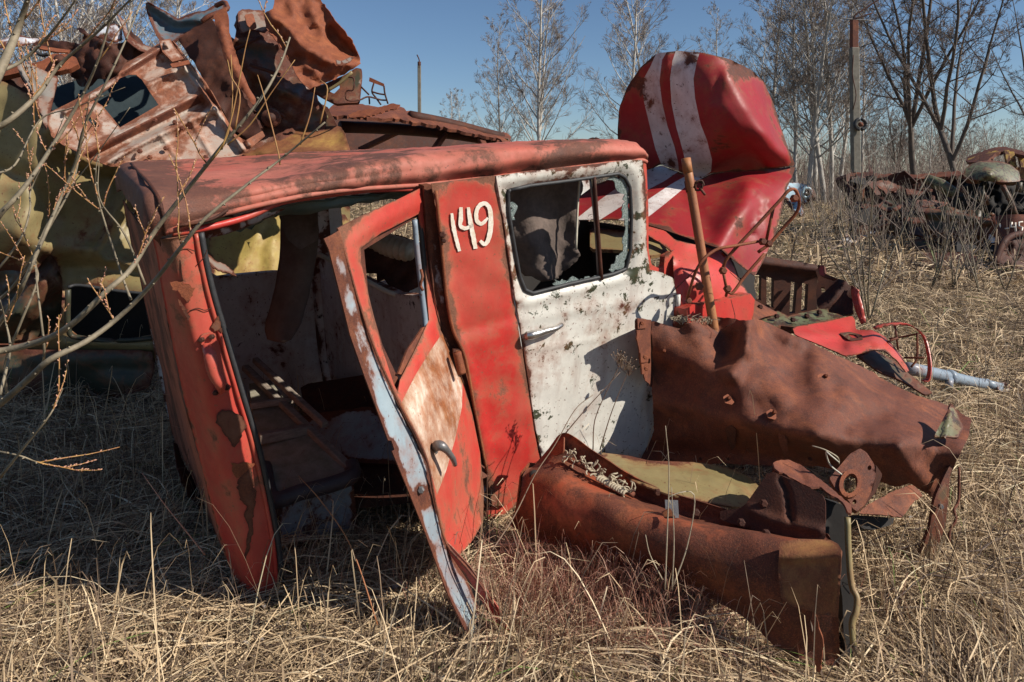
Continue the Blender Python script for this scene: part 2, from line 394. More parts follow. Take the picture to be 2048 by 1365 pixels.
M['paintline'] = plain('brushed_white_paint', (.80, .76, .68), (.66, .55, .42), .6, 28, .5, 0, .002)
M['wire'] = plain('faded_wire_insulation', (.42, .36, .25), (.28, .22, .15), .7, 30)
M['glass_crumb'] = plain('shattered_glass', (.10, .15, .14), (.55, .64, .60), .15, 140, 1, 0, .006)
M['glass_crumb'].node_tree.nodes['Principled BSDF'].inputs['Transmission Weight'].default_value = .35
M['ivory'] = plain('faded_ivory_paint', (.55, .52, .42), (.45, .42, .34), .6, 10)
def bark(name, c1, c2): return plain(name, c1, c2, .9, 3, .3)
M['bark_pale'] = bark('pale_birch_bark', (.56, .53, .48), (.30, .27, .235)); M['twig_pale'] = bark('grey_brown_twig', (.26, .20, .165), (.16, .125, .10))
M['bark_dark'] = bark('dark_tree_bark', (.13, .10, .08), (.075, .06, .048)); M['twig_dark'] = bark('dark_brown_twig', (.19, .14, .115), (.12, .09, .075))
M['shrub'] = plain('willow_shoot_bark', (.27, .22, .145), (.13, .105, .07), .7, 18, .3)
M['shrub_y'] = plain('yellow_willow_twig', (.38, .22, .06), (.30, .13, .05), .6, 14, .3)
M['bud'] = plain('pink_brown_bud', (.42, .17, .11), (.5, .3, .2), .6, 30)
M['stalk'] = plain('dry_plant_stalk', (.24, .17, .11), (.14, .09, .06), .8, 25)
# ---------------------------------------------------------------- ground
def gz(x, y):
    p = np.stack([x, y], -1); near = np.exp(-(np.hypot(x, y-3)/14)**2)
    return near*(.022*sines(p, 1.6, 3)+.012*sines(p, .5, 4))+.05*(1-near)*sines(p, 9, 5)*np.clip(y/30, 0, 1)-.03
def axis(a, b, n, p): t = np.linspace(-1, 1, n); return a+(b-a)*(np.sign(t)*np.abs(t)**p+1)/2
gx = axis(-900, 900, 260, 4.2); gy = -60+1600*np.linspace(0, 1, 260)**3.4
gy = np.concatenate([np.linspace(-60, 1, 20), 1+np.linspace(0, 1, 240)**3*1500])
X, Y = np.meshgrid(gx, gy); ny, nx = X.shape; idx = np.arange(nx*ny).reshape(ny, nx)
Q = np.stack([idx[:-1, :-1], idx[:-1, 1:], idx[1:, 1:], idx[1:, :-1]], -1).reshape(-1, 4)
s = NT('dry_meadow_soil')
a = s.noise(.35, 6, .6); b_ = s.noise(9, 8, .7); c_ = s.noise(60, 6, .75, stretch=(1, 2.2, 1))
col = s.mix(s.rng(c_, .3, .7), (.045, .03, .02), (.30, .23, .14)); col = s.mix(s.rng(b_, .35, .7, 0, .6), col, (.09, .065, .04))
col = s.mix(s.rng(a, .5, .66, 0, .5), col, (.11, .13, .045))
s.put(s.b.inputs['Base Color'], col); s.b.inputs['Roughness'].default_value = 1; s.b.inputs['Specular IOR Level'].default_value = .1
s.put(s.b.inputs['Normal'], s.bump(s.math('ADD', b_, c_), .8, .05))
M['soil'] = s.m
g = mk('ground', np.stack([X.ravel(), Y.ravel(), gz(X.ravel(), Y.ravel())], -1), Q, M['soil']); g['kind'] = 'structure'

# ---------------------------------------------------------------- dry grass
def grass_mat(name, ramp):
    s = NT(name); at = s.attr('tint'); r = s.n('ValToRGB'); s.t.links.new(at, r.inputs[0]); cr_ = r.color_ramp
    cr_.elements[0].position = 0; cr_.elements[0].color = ramp[0][1]+(1,); cr_.elements[1].position = 1; cr_.elements[1].color = ramp[-1][1]+(1,)
    for p, c in ramp[1:-1]: e = cr_.elements.new(p); e.color = c+(1,)
    s.put(s.b.inputs['Base Color'], r.outputs[0]); s.b.inputs['Roughness'].default_value = .6; s.b.inputs['Specular IOR Level'].default_value = .25
    tr = s.n('BsdfTranslucent'); s.t.links.new(r.outputs[0], tr.inputs[0]); mx = s.n('MixShader'); mx.inputs[0].default_value = .18
    s.t.links.new(s.b.outputs[0], mx.inputs[1]); s.t.links.new(tr.outputs[0], mx.inputs[2]); s.t.links.new(mx.outputs[0], s.out.inputs[0])
    return s.m
M['grass'] = grass_mat('dry_straw', [(0, (.10, .066, .046)), (.25, (.27, .19, .125)), (.5, (.48, .345, .205)), (.8, (.66, .50, .31)), (.93, (.78, .64, .43)), (.97, (.12, .17, .04)), (1, (.14, .20, .045))])
M['grass_red_bounce'] = grass_mat('red_bounce_straw', [(0, (.12, .045, .03)), (.3, (.27, .115, .08)), (.6, (.42, .22, .15)), (1, (.52, .34, .24))])  # straw colour tinted red for light bounced off the sill beam
def blades(name, x, y, L, wd, hgt, seed, lab, upright=None, mat='grass', K=5, flow=1., zoff=0., tint=None):
    r = np.random.RandomState(seed); n = len(x); p = np.stack([x, y], -1)
    th = (sines(p, .9, 31)*1.2+sines(p, .3, 32)*.9)*flow+r.randn(n)*.5+np.pi*(r.rand(n) < .3)
    bend = r.randn(n)*.9; up = (r.rand(n) < (.03 if upright is None else upright))
    t = np.linspace(0, 1, K); pts = np.zeros((n, K, 3))
    ang = th[:, None]+bend[:, None]*t[None]**1.5
    lean = np.where(up, r.uniform(.15, .6, n), 1.)
    step = L[:, None]/(K-1)
    dx = np.cos(ang)*step*lean[:, None]; dy = np.sin(ang)*step*lean[:, None]
    pts[:, 1:, 0] = np.cumsum(dx[:, :-1], 1); pts[:, 1:, 1] = np.cumsum(dy[:, :-1], 1)
    pts[:, :, 0] += x[:, None]; pts[:, :, 1] += y[:, None]
    mound = np.clip(.75+.6*sines(p, .55, 77), .15, 2)
    h0 = r.uniform(0, 1, n)**1.5*hgt*mound*1.25
    arch = np.sin(np.pi*t)[None]**.8*(r.uniform(.1, 1, n)*hgt)[:, None]
    zup = (L*r.uniform(.5, .95, n))[:, None]*np.sin(t*1.9)[None]/np.sin(1.57)
    z = np.where(up[:, None], zup, arch+h0[:, None]*(.35+.65*t[None]))
    pts[:, :, 2] = gz(pts[:, :, 0], pts[:, :, 1])+z+zoff
    px = -np.sin(ang); py = np.cos(ang); tilt = r.uniform(-1, 1, n)[:, None]
    wv = np.stack([px, py, tilt*np.ones_like(px)], -1); wv /= np.linalg.norm(wv, axis=-1, keepdims=True)
    ww = (wd[:, None]*(1-.85*t[None]**2))[:, :, None]*wv*.5
    V = np.stack([pts-ww, pts+ww], 2).reshape(-1, 3)
    b = (np.arange(n)*K*2)[:, None]+(np.arange(K-1)*2)[None]; b = b.ravel()
    Fc = np.stack([b, b+1, b+3, b+2], -1).astype(np.int32)
    me = bpy.data.meshes.new(name); me.vertices.add(len(V)); me.vertices.foreach_set('co', V.ravel())
    me.loops.add(Fc.size); me.loops.foreach_set('vertex_index', Fc.ravel())
    me.polygons.add(len(Fc)); me.polygons.foreach_set('loop_start', np.arange(0, Fc.size, 4)); me.polygons.foreach_set('loop_total', np.full(len(Fc), 4))
    tn = np.clip(np.where(r.rand(n) < .45, r.beta(1.1, 3.5, n)*.5, r.beta(4, 2, n))*.95, 0, .94) if tint is None else tint(r, n)
    if tint is None: tn = np.where(r.rand(n) < .012, .985, tn)
    at = me.attributes.new('tint', 'FLOAT', 'POINT'); at.data.foreach_set('value', np.repeat(tn, K*2).astype(np.float32))
    me.update(); me.validate(); me.materials.append(M[mat])
    o = bpy.data.objects.new(name, me); C.objects.link(o); tag(o, lab, 'grass', kind='stuff'); return o
def scatter(n, d0, d1, seed, p=1., xl=-1.45, xr=1.3):
    r = np.random.RandomState(seed); d = d0+(d1-d0)*r.rand(n)**p
    return d*.75*r.uniform(xl, xr, n), d, r
x, y, r = scatter(98000, 1.75, 4.4, 11, .95)
blades('dry_grass', x, y, r.uniform(.15, .5, len(x)), r.uniform(.0022, .0052, len(x))*np.where(r.rand(len(x)) < .12, 1.9, 1), .052, 12,
       'matted straw coloured dry grass covering the ground nearest the camera')
x, y, r = scatter(54000, 4.2, 10, 13, .9)
blades('dry_grass', x, y, r.uniform(.15, .5, len(x)), r.uniform(.005, .009, len(x)), .10, 14, 'flattened pale dry grass in the clearing behind the truck', K=4)
x, y, r = scatter(42000, 9.5, 45, 15, 1.1, -1.05, 1.05)
blades('dry_grass', x, y, r.uniform(.3, .8, len(x)), r.uniform(.014, .03, len(x)), .16, 16, 'distant dry meadow grass reaching the trees', upright=.12, K=4)
x, y, r = scatter(13000, 1.8, 5.5, 18, .9)
blades('dry_grass_straw', x, y, r.uniform(.35, .75, len(x)), r.uniform(.003, .0058, len(x)), .075, 19, 'long broad bleached straw blades lying flattened over the finer grass', upright=.01, K=7, tint=lambda r, n: np.clip(r.beta(5, 2, n), 0, .94))
# taller dry tussocks beside the wrecks and under the beam
def tuft(n, cx, cy, sx, sy, L, seed, lab, mat='grass', up=.6, tint=None, wd=(.0016, .0032)):
    r = np.random.RandomState(seed)
    blades('dry_grass_tussock', cx+r.randn(n)*sx, cy+r.randn(n)*sy, r.uniform(.5, 1, n)*L, r.uniform(wd[0], wd[1], n), .07, seed+1, lab, up, mat, 6, .6, tint=tint)
tuft(4200, .34, 2.42, .30, .13, .30, 40, 'dry grass tussock below the rusted sill beam, tinted with red bounce light', 'grass_red_bounce', .6, lambda r, n: r.beta(2, 1.6, n))
tuft(1500, 1.75, 2.75, .35, .25, .30, 44, 'tangled straw grass beside the rusted fender')
tuft(900, -.05, 2.2, .25, .10, .20, 46, 'pale grass tuft at the foot of the open red door')
tuft(1100, -.60, 2.75, .35, .25, .22, 48, 'shaded grass growing inside the rear doorway')
tuft(1500, -1.5, 3.6, .45, .35, .28, 50, 'grey shaded grass in front of the olive wreck')
tuft(1500, 2.6, 4.2, .8, .6, .30, 52, 'pale grass around the grey tube', wd=(.003, .005))
# dead leaves
def leaf_geo(p, L, th, tilt, r):
    u = np.array([math.cos(th), math.sin(th), .25*tilt]); v = np.array([-math.sin(th), math.cos(th), .4*tilt])
    pts = [(-.5, 0, 0), (-.2, .22, .08), (.15, .24, .1), (.5, 0, .02), (.15, -.24, .1), (-.2, -.22, .08), (0, 0, -.03)]
    return [p+u*a*L+v*b*L+np.array([0, 0, 1])*c*L for a, b, c in pts], [(0, 6, 1), (1, 6, 2), (2, 6, 3), (3, 6, 4), (4, 6, 5), (5, 6, 0)]
mb = MB(); r = np.random.RandomState(61)
for i in range(420):
    d = r.uniform(1.9, 4); xx = d*.75*r.uniform(-1, .1) if i < 320 else d*.75*r.uniform(-1, 1)
    V, Fc = leaf_geo(np.array([xx, d, float(gz(np.array([xx]), np.array([d]))[0])+r.uniform(.02, .07)]), r.uniform(.018, .045), r.uniform(0, 6.3), r.uniform(-1, 1), r)
    mb.add(V, Fc)
M['leaf'] = plain('grey_dead_leaf', (.30, .27, .25), (.20, .16, .13), .8, 40)
tag(mb.build('dead_leaves', M['leaf']), 'small grey dead leaves scattered in the matted grass', 'leaves', kind='stuff')

# ---------------------------------------------------------------- trees
def tree_geo(seed, H, kind):
    r = np.random.RandomState(seed); tr = MB(); cw = MB()
    pale = kind == 'birch'
    def line(p, d, L, n, wob, grav):
        out = [p]; d = d/np.linalg.norm(d)
        for i in range(n):
            d = d+r.randn(3)*wob+np.array([0, 0, grav]); d /= np.linalg.norm(d); p = p+d*L/n; out.append(p)
        return np.array(out)
    def sub(par, L, r0, lev, kids, spread, grav):
        for k in range(kids):
            t = r.uniform(.15, 1) if lev > 1 else r.uniform(.1, 1); q = t*(len(par)-1); i = min(int(q), len(par)-2)
            p = par[i]+(par[i+1]-par[i])*(q-i); d = par[i+1]-par[i]; d /= np.linalg.norm(d)
            side = np.cross(d, r.randn(3)); side /= np.linalg.norm(side)
            dd = d*math.cos(spread)+side*math.sin(spread)*1.0
            l = L*r.uniform(.5, 1.1)*(1.15-.6*t); ln = line(p, dd, l, 4 if lev < 3 else 3, .10, grav)
            cw.tube(ln, np.linspace(r0, max(r0*.35, .0055), len(ln)), 4 if lev < 2 else 3, 0 if lev < 2 else 1, False)
            if lev < 3: sub(ln, L*(.45 if lev == 1 else .5), max(r0*.5, .0065), lev+1, [0, 5, 4][lev], spread*1.05, grav)
    if kind == 'birch':
        trunk = line(np.zeros(3), np.array([r.uniform(-.08, .08), 0, 1.]), H, 14, .03, .04); R = H*.0085
        tr.tube(trunk, np.linspace(R, .015, len(trunk)), 8, 0); nb = 34
        for k in range(nb):
            t = .16+.82*k/nb; q = t*14; i = min(int(q), 13); p = trunk[i]+(trunk[i+1]-trunk[i])*(q-i)
            a = k*2.4+r.uniform(-.5, .5); el = r.uniform(.55, .95)
            d = np.array([math.cos(a)*math.cos(el), math.sin(a)*math.cos(el), math.sin(el)])
            L = H*.30*(1.1-t)**.75*r.uniform(.7, 1.15)+.3; ln = line(p, d, L, 6, .07, .07)
            cw.tube(ln, np.linspace(R*.38*(1.15-t), .010, len(ln)), 4, 0, False); sub(ln, L*.42, .012, 1, 6, .6, .06)
    else:
        forks = 5; trunk = line(np.zeros(3), np.array([r.uniform(-.1, .1), 0, 1.]), H*.27, 5, .03, .03); R = H*.0105
        tr.tube(trunk, np.linspace(R, R*.8, len(trunk)), 9, 0)
        for f in range(forks):
            a = f*6.28/forks+r.uniform(-.4, .4); p = trunk[r.randint(3, 6)] if f else trunk[-1]; el = r.uniform(1.0, 1.32) if f else 1.5
            d = np.array([math.cos(a)*math.cos(el), math.sin(a)*math.cos(el), math.sin(el)]); L = H*(.8 if f == 0 else r.uniform(.55, .76))
            ln = line(p, d, L, 10, .06, .045); tr.tube(ln, np.linspace(R*(.62 if f else .75), .018, len(ln)), 7, 0, False)
            nb = 12
            for k in range(nb):
                t = .15+.85*k/nb; q = t*10; i = min(int(q), 9); pp = ln[i]+(ln[i+1]-ln[i])*(q-i); a2 = k*2.4+r.uniform(-.6, .6)
                dd = ln[i+1]-ln[i]; dd /= np.linalg.norm(dd); sd = np.cross(dd, [math.cos(a2), math.sin(a2), .2]); sd /= np.linalg.norm(sd)
                L2 = H*.2*(1.15-t)*r.uniform(.7, 1.2)+.3; l2 = line(pp, dd*.6+sd*.8, L2, 5, .09, .05)
                cw.tube(l2, np.linspace(R*.2*(1.2-t)+.006, .009, len(l2)), 4, 0, False); sub(l2, L2*.45, .011, 1, 6, .6, .03)
    return tr, cw
PROTO = {}
def tree(kind, seed, H, px, d, lab, grp=None, rz=0, sc=1., tilt=0., name=None):
    x = (px-CX)/F*d; key = (kind, seed, H)
    if key not in PROTO:
        tr, cw = tree_geo(seed, H, kind); bm_, tm = ('bark_pale', 'twig_pale') if kind == 'birch' else ('bark_dark', 'twig_dark')
        PROTO[key] = (tr, cw, bm_, tm, [])
    tr, cw, bm_, tm, made = PROTO[key]
    o = bpy.data.objects.new(name or ('birch_tree' if kind == 'birch' else 'bare_tree'), None); C.objects.link(o)
    o.location = (x, d, -.1); o.rotation_euler = (0, tilt, rz); o.scale = (sc, sc, sc)
    tag(o, lab, 'tree', grp)
    if not made:
        BASE[o] = np.zeros(3)
        a = tr.build('trunk', [M[bm_]], o); b = cw.build('crown', [M[bm_], M[tm]], o); a.location = b.location = (0, 0, 0); made += [a, b]
    else:
        for q in made: c = q.copy(); c.parent = o; C.objects.link(c)
    return o
tree('birch', 1, 14, 1085, 34, 'tall bare birch standing centre behind the yard with its twin stem', rz=.3, sc=1.02)
tree('birch', 1, 14, 1066, 36, 'thinner bare birch just left of the tall central birch', rz=2.2, sc=.85)
tree('birch', 2, 13, 1004, 42, 'slim pale birch left of the tall central birch', rz=1, sc=.85)
tree('birch', 2, 13, 893, 44, 'small bare birch right of the dark post behind the rusted roof', rz=4, sc=.55)
tree('birch', 1, 14, 932, 46, 'small bare birch midway between dark post and central birch', rz=5, sc=.52)
tree('birch', 3, 14, 1262, 36, 'bushy bare birch directly left of the raised bonnet', rz=2, sc=1.0)
tree('birch', 2, 13, 1300, 38, 'leaning birch showing between the bushy birch and the raised bonnet', rz=5.2, sc=1.05, tilt=.03)
tree('birch', 3, 14, 1432, 48, 'far birch peeking over the top of the raised bonnet', rz=.5, sc=.95)
tree('birch', 2, 13, 1492, 50, 'far birch above the right shoulder of the bonnet', rz=3, sc=1.0)
tree('birch', 1, 14, 1532, 42, 'pale birch rising just right of the raised bonnet', rz=1.2, sc=1.1)
cl = [(1592, 36, 3, 1.05), (1617, 35, 2, 1.2), (1630, 38, 3, 1.15), (1648, 36, 1, 1.15), (1662, 37, 2, 1.2), (1678, 39, 1, 1.1), (1725, 46, 2, 1.1)]
ORD = ['first', 'second', 'third', 'fourth', 'fifth', 'sixth', 'seventh', 'eighth', 'ninth', 'tenth', 'eleventh', 'twelfth', 'thirteenth', 'fourteenth', 'fifteenth', 'sixteenth']
for i, (px, d, sd, sc) in enumerate(cl):
    tree('birch', sd, 14 if sd != 2 else 13, px, d, ORD[sorted(c_[0] for c_ in cl).index(px)]+' white stemmed birch of the clump between bonnet and lamp post, counted from the left', 'birches in the clump by the lamp post', rz=i*1.7, sc=sc, tilt=rnd.uniform(-.03, .06))
tree('dark', 5, 13, 1832, 33, 'large dark forked tree right of the lamp post', rz=.4, sc=1.12)
tree('dark', 6, 13, 1928, 30, 'dark bare tree leaning right near the frame edge', rz=2.0, sc=1.08, tilt=.12)
tree('dark', 5, 13, 2070, 40, 'dark bare tree at the far right frame edge', rz=3.0, sc=.9)
SAP = [20, 70, 130, 190, 250, 310, 352, -40, 95, 225]
for i, (px, d, sc) in enumerate([(20, 17, .62), (70, 19, .70), (130, 18, .66), (190, 17, .62), (250, 18, .68), (310, 17, .60), (352, 20, .6), (-40, 18, .7), (95, 22, .8), (225, 23, .8)]):
    tree('birch', [1, 3, 2][i % 3], 14 if i % 3 != 2 else 13, px, d, ORD[sorted(SAP).index(px)]+' bare grey sapling from the left frame edge behind the scrap pile', 'saplings behind the scrap pile', rz=i*2.1, sc=sc, tilt=rnd.uniform(-.1, .12))
WL = [1745, 1770, 1860, 1885, 1990, 2030, 1460, 1380, 1200, 1140, 960, 1010, 1790, 1950, 860, 1800]
for i in range(16):
    px = WL[i]
    tree('birch' if i % 3 else 'dark', (1 + i % 3) if i % 3 else 5, (14 if (1 + i % 3) != 2 else 13) if i % 3 else 13, px, 54+rnd.uniform(-4, 12), ORD[sorted(WL).index(px)]+' small hazy tree of the distant wood line counted from the left', 'trees of the distant wood line', rz=i*1.3, sc=.5+.2*rnd.random() if px > 1700 else .3)
# far undergrowth: a mass of thin stems along the foot of the wood
def stems(name, n, xf, d0, d1, h, rr, seed, lab, mat, m2=None):
    r = np.random.RandomState(seed); mb = MB()
    for i in range(n):
        d = r.uniform(d0, d1); x = (r.uniform(*xf)-CX)/F*d; L = h*r.uniform(.4, 1.1); a = r.uniform(0, 6.3); ln = r.uniform(.05, .45)
        p = np.array([x, d, -.05]); q = np.array([math.cos(a)*ln, math.sin(a)*ln, 1.]); mid = p+q*L*.5+r.randn(3)*.03*L; e = p+q*L+r.randn(3)*.08*L
        mb.tube([p, mid, e], [rr, rr*.8, rr*.4], 3, 0, False)
        for k in range(r.randint(2, 6)):
            t = r.uniform(.2, .9); b0 = p+(e-p)*t; mb.tube([b0, b0+(q+r.randn(3)*.6)*L*.22], [rr*.6, rr*.3], 3, 1, False)
    return tag(mb.build(name, [M[mat], M[m2 or mat]]), lab, 'undergrowth', kind='stuff')
stems('undergrowth', 1500, (840, 2100), 34, 52, 3.0, .015, 71, 'brown thicket along the foot of the wood', 'twig_dark', 'twig_pale')
stems('undergrowth', 800, (1560, 2100), 50, 68, 5.2, .022, 72, 'hazy far thicket on the right horizon', 'twig_pale', 'twig_dark')
stems('undergrowth', 300, (1590, 2080), 12, 24, 1.6, .005, 73, 'grey brown weeds and shoots around the far wrecks', 'twig_pale', 'shrub')
# ================================================================= the fallen fire truck cab
A_, B_, C_ = (515, 1205, 2.46), (1300, 700, 3.42), (340, 470, 2.15)
SD = inv_depth([A_, B_, C_])                       # plane of the cab's near side
truck = thing('truck_cab', 'leaning red and white fire truck cab with raised bonnet and a painted number', 'truck', (0.2, 3.2, 0))
Wv = np.array([-.50, .866, .10]); 
def inw(px, py, k, f=SD):                          # point k metres inwards of the near side
    return P(px, py, float(f(px, py)))+Wv*k
# roof
roof = [
 [(322, 492, 2.17), (300, 462, 2.14), (276, 425, 2.25), (252, 392, 2.7), (243, 380, 3.2), (236, 385, 3.85)],
 [(330, 464, 2.15), (309, 424, 2.11), (284, 374, 2.2), (258, 346, 2.7), (245, 334, 3.2), (236, 342, 3.8)],
 [(410, 437, 2.22), (398, 415, 2.20), (380, 380, 2.28), (350, 345, 2.8), (330, 326, 3.4), (300, 326, 3.9)],
 [(500, 413, 2.32), (498, 396, 2.31), (500, 372, 2.38), (480, 342, 2.9), (455, 321, 3.5), (420, 320, 4.0)],
 [(610, 390, 2.44), (606, 374, 2.43), (606, 352, 2.52), (590, 328, 3.1), (570, 314, 3.6), (540, 312, 4.15)],
 [(700, 378, 2.55), (696, 362, 2.52), (696, 334, 2.60), (686, 318, 3.2), (670, 309, 3.7), (640, 306, 4.3)],
 [(790, 372, 2.66), (786, 350, 2.62), (784, 318, 2.70), (780, 308, 3.25), (765, 303, 3.8), (740, 302, 4.4)],
 [(870, 366, 2.76), (866, 342, 2.71), (864, 308, 2.80), (860, 302, 3.3), (850, 299, 3.9), (830, 299, 4.5)],
 [(1000, 351, 2.93), (1000, 322, 2.87), (1000, 294, 2.98), (1000, 289, 3.5), (990, 290, 4.1), (980, 292, 4.7)],
 [(1150, 333, 3.16), (1150, 306, 3.10), (1150, 286, 3.2), (1150, 283, 3.7), (1130, 286, 4.3), (1120, 288, 4.9)],
 [(1272, 319, 3.35), (1274, 301, 3.31), (1258, 287, 3.42), (1243, 285, 3.9), (1220, 288, 4.5), (1200, 291, 5.05)],
 [(1293, 322, 3.40), (1296, 311, 3.38), (1288, 303, 3.5), (1276, 301, 4.0), (1250, 302, 4.6), (1230, 303, 5.1)]]
rf = grid('roof', roof, M['red_roof'], truck, 9, 9, .006, crumple=(.014, .42, 5), edge=.03,
          rust=[(1180, 300, 50, .45), (1100, 320, 40, .3), (960, 310, 30, .25), (1240, 300, 30, -.3), (1040, 300, 40, -.3), (900, 320, 40, -.3), (300, 380, 60, .5), (350, 350, 60, .3), (600, 330, 100, .12), (860, 345, 30, .3), (250, 370, 60, .5), (700, 320, 120, .25)])
# seams and drip rail
drip = [(r_[0][0], r_[0][1]+2, r_[0][2]-.012) for r_ in roof[1:]]
tube('drip_rail', drip, .010, M['red_roof'], rf, 6)
tube('drip_rail', [(345, 468, 2.16), (430, 452, 2.25), (500, 432, 2.33), (560, 405, 2.40), (640, 392, 2.5), (740, 380, 2.6), (850, 378, 2.74)], .013, M['red'], rf, 6)
tube('seam', [(262, 328, 2.9), (284, 352, 2.42), (300, 370, 2.2), (318, 400, 2.11), (328, 440, 2.11), (330, 470, 2.14)], .006, M['rust_dark'], rf, 5)
tube('seam', [(355, 452, 2.14), (420, 440, 2.2), (455, 420, 2.24)], .006, M['rust_dark'], rf, 5)
# headliner hanging under the roof edge
grid('headliner', [[(395, 470, 2.35), (440, 465, 2.5), (500, 455, 3.0)], [(500, 425, 2.42), (520, 432, 2.6), (560, 425, 3.1)], [(620, 400, 2.52), (640, 418, 2.65), (640, 405, 3.2)], [(740, 386, 2.66), (760, 398, 2.8), (740, 385, 3.4)], [(850, 378, 2.8), (860, 385, 2.95), (830, 375, 3.5)]], M['teal'], truck, 6, 5, .004, crumple=(.02, .2, 9))
panel('headliner_strip', [(400, 468), (470, 448), (520, 415), (600, 398), (560, 425), (500, 452), (450, 470), (410, 478)], [(400, 470, 2.30), (520, 420, 2.42), (600, 398, 2.5), (560, 425, 2.5)], M['white_sheet'], truck, t=.003)
# rear corner pillar + rear wall in one wrapped sheet
sd = lambda x, y, k=0: float(SD(x, y))+k
lv = [((395, 468), (362, 474), (333, 478), (306, 476), (272, 438, 2.9), (245, 400, 3.8)),
      ((404, 520), (374, 526), (346, 530), (318, 528), (282, 480, 2.95), (252, 440, 3.82)),
      ((420, 590), (390, 598), (360, 606), (330, 608), (296, 550, 3.0), (266, 500, 3.84)),
      ((447, 682), (415, 700), (388, 712), (352, 715), (316, 640, 3.05), (284, 572, 3.86)),
      ((478, 788), (448, 805), (418, 822), (378, 835), (338, 745, 3.1), (305, 668, 3.88)),
      ((508, 888), (478, 905), (442, 925), (405, 935), (362, 835, 3.12), (325, 745, 3.92)),
      ((530, 985), (500, 1010), (468, 1030), (432, 1038), (385, 930, 3.15), (337, 820, 3.96)),
      ((549, 1085), (520, 1105), (490, 1120), (458, 1125), (405, 1005, 3.2), (345, 872, 4.0)),
      ((556, 1165), (535, 1195), (512, 1216), (484, 1216), (425, 1065, 3.2), (352, 905, 4.02))]
rows = [[(a[0], a[1], sd(*a, -.005)), (b[0], b[1], sd(*b, -.018)), (c[0], c[1], sd(*c, 0)), (d_[0], d_[1], sd(*d_, .13)), e, f_] for a, b, c, d_, e, f_ in lv]
grid('rear_pillar', [r_[:4] for r_ in rows], M['red'], truck, 7, 6, .012, crumple=(.004, .3, 7), edge=.02,
     rust=[(340, 480, 30, .4), (450, 720, 14, .3), (395, 760, 18, .5), (425, 880, 18, .5), (440, 640, 12, .4), (360, 640, 16, .4), (455, 980, 16, .5), (480, 1080, 16, .5)])
for i, ol_ in enumerate(([(339, 566), (350, 563), (363, 565), (375, 570), (389, 577), (386, 588), (381, 600), (374, 606), (366, 596), (359, 584), (347, 580)],
    [(432, 830), (446, 822), (467, 822), (484, 835), (494, 851), (484, 868), (478, 885), (467, 897), (460, 885), (455, 876), (444, 862), (434, 846)],
    [(473, 962), (488, 948), (503, 937), (507, 956), (513, 989), (511, 1014), (506, 1043), (506, 1064), (500, 1098), (489, 1123), (491, 1089), (498, 1056), (487, 1035), (494, 1014), (480, 1000)],
    [(461, 924), (474, 929), (486, 925), (511, 929), (500, 939), (486, 950), (474, 958), (466, 944)], [(422, 655), (430, 640), (437, 632), (440, 645), (446, 668), (438, 660), (430, 664)], [(357, 600), (366, 612), (380, 634), (376, 640), (364, 622)])):
    panel('bare_patch', ol_, off(SD, -.0235), M['rust_bright' if i in (0, 3) else 'bare'], truck, t=.0015, res=5, jag=1.1, ch=0, seed=i)
for c_ in ([(361, 520), (363, 545), (366, 563)], [(379, 622), (395, 617), (410, 621), (424, 616)], [(395, 530), (408, 515), (414, 500)], [(350, 505), (372, 498), (390, 503)]): tube('crack', [(x, y, sd(x, y, -.0225)) for x, y in c_], .0016, M['rust_dark'], truck, 4)
panel('torn_trim', [(403, 494), (412, 505), (428, 519), (453, 531), (466, 541), (474, 554), (458, 547), (440, 543), (425, 535), (411, 519)], [(403, 494, 2.3), (474, 554, 2.36), (425, 535, 2.25)], M['grey_sheet'], truck, t=.003, res=5, jag=.8)
grid('rear_wall', [r_[3:] for r_ in rows], M['rust_wall'], truck, 7, 8, .006, crumple=(.006, .5, 8), edge=.02)
# inner door-frame edge of pillar with dark seal
tube('door_seal', [(p[0][0]+7, p[0][1]-2, sd(p[0][0], p[0][1], -.008)) for p in lv], .010, M['rubber'], truck, 6)
tube('pillar_edge', [(p[0][0]-3, p[0][1], sd(p[0][0], p[0][1], -.016)) for p in lv], .008, M['red'], truck, 6)
# lower skirt flap at the rear wall foot
panel('skirt', [(350, 880), (372, 935), (400, 985), (420, 1010), (440, 1090), (405, 1030), (372, 985), (352, 935)], [(350, 880, 3.5), (400, 985, 3.2), (440, 1090, 2.9)], M['rust_dark'], truck, jag=2)
# grab handle on the pillar
gh = tube('grab_handle', [(409, 688, 2.235), (418, 705, 2.20), (423, 725, 2.195), (430, 750, 2.2), (440, 768, 2.21), (443, 782, 2.245)], [.012, .019, .021, .020, .017, .011], M['red'], truck, 8)
for a, b in (((404, 680), (424, 674)), ((432, 786), (454, 776))):
    m = ((a[0]+b[0])/2, (a[1]+b[1])/2)
    q = sd(m[0], m[1]); panel('handle_plate', [(a[0]-9, a[1]+3), (a[0], a[1]-10), (b[0], b[1]-9), (b[0]+9, b[1]-2), (b[0]+2, b[1]+10), (a[0]+2, a[1]+12)], off(SD, -.03), M['red'], truck, t=.008, res=7, edge=5)
    for c in (a, b): bolt('bolt', (c[0], c[1], sd(c[0], c[1], -.036)), .009, M['rust_dark'], truck)
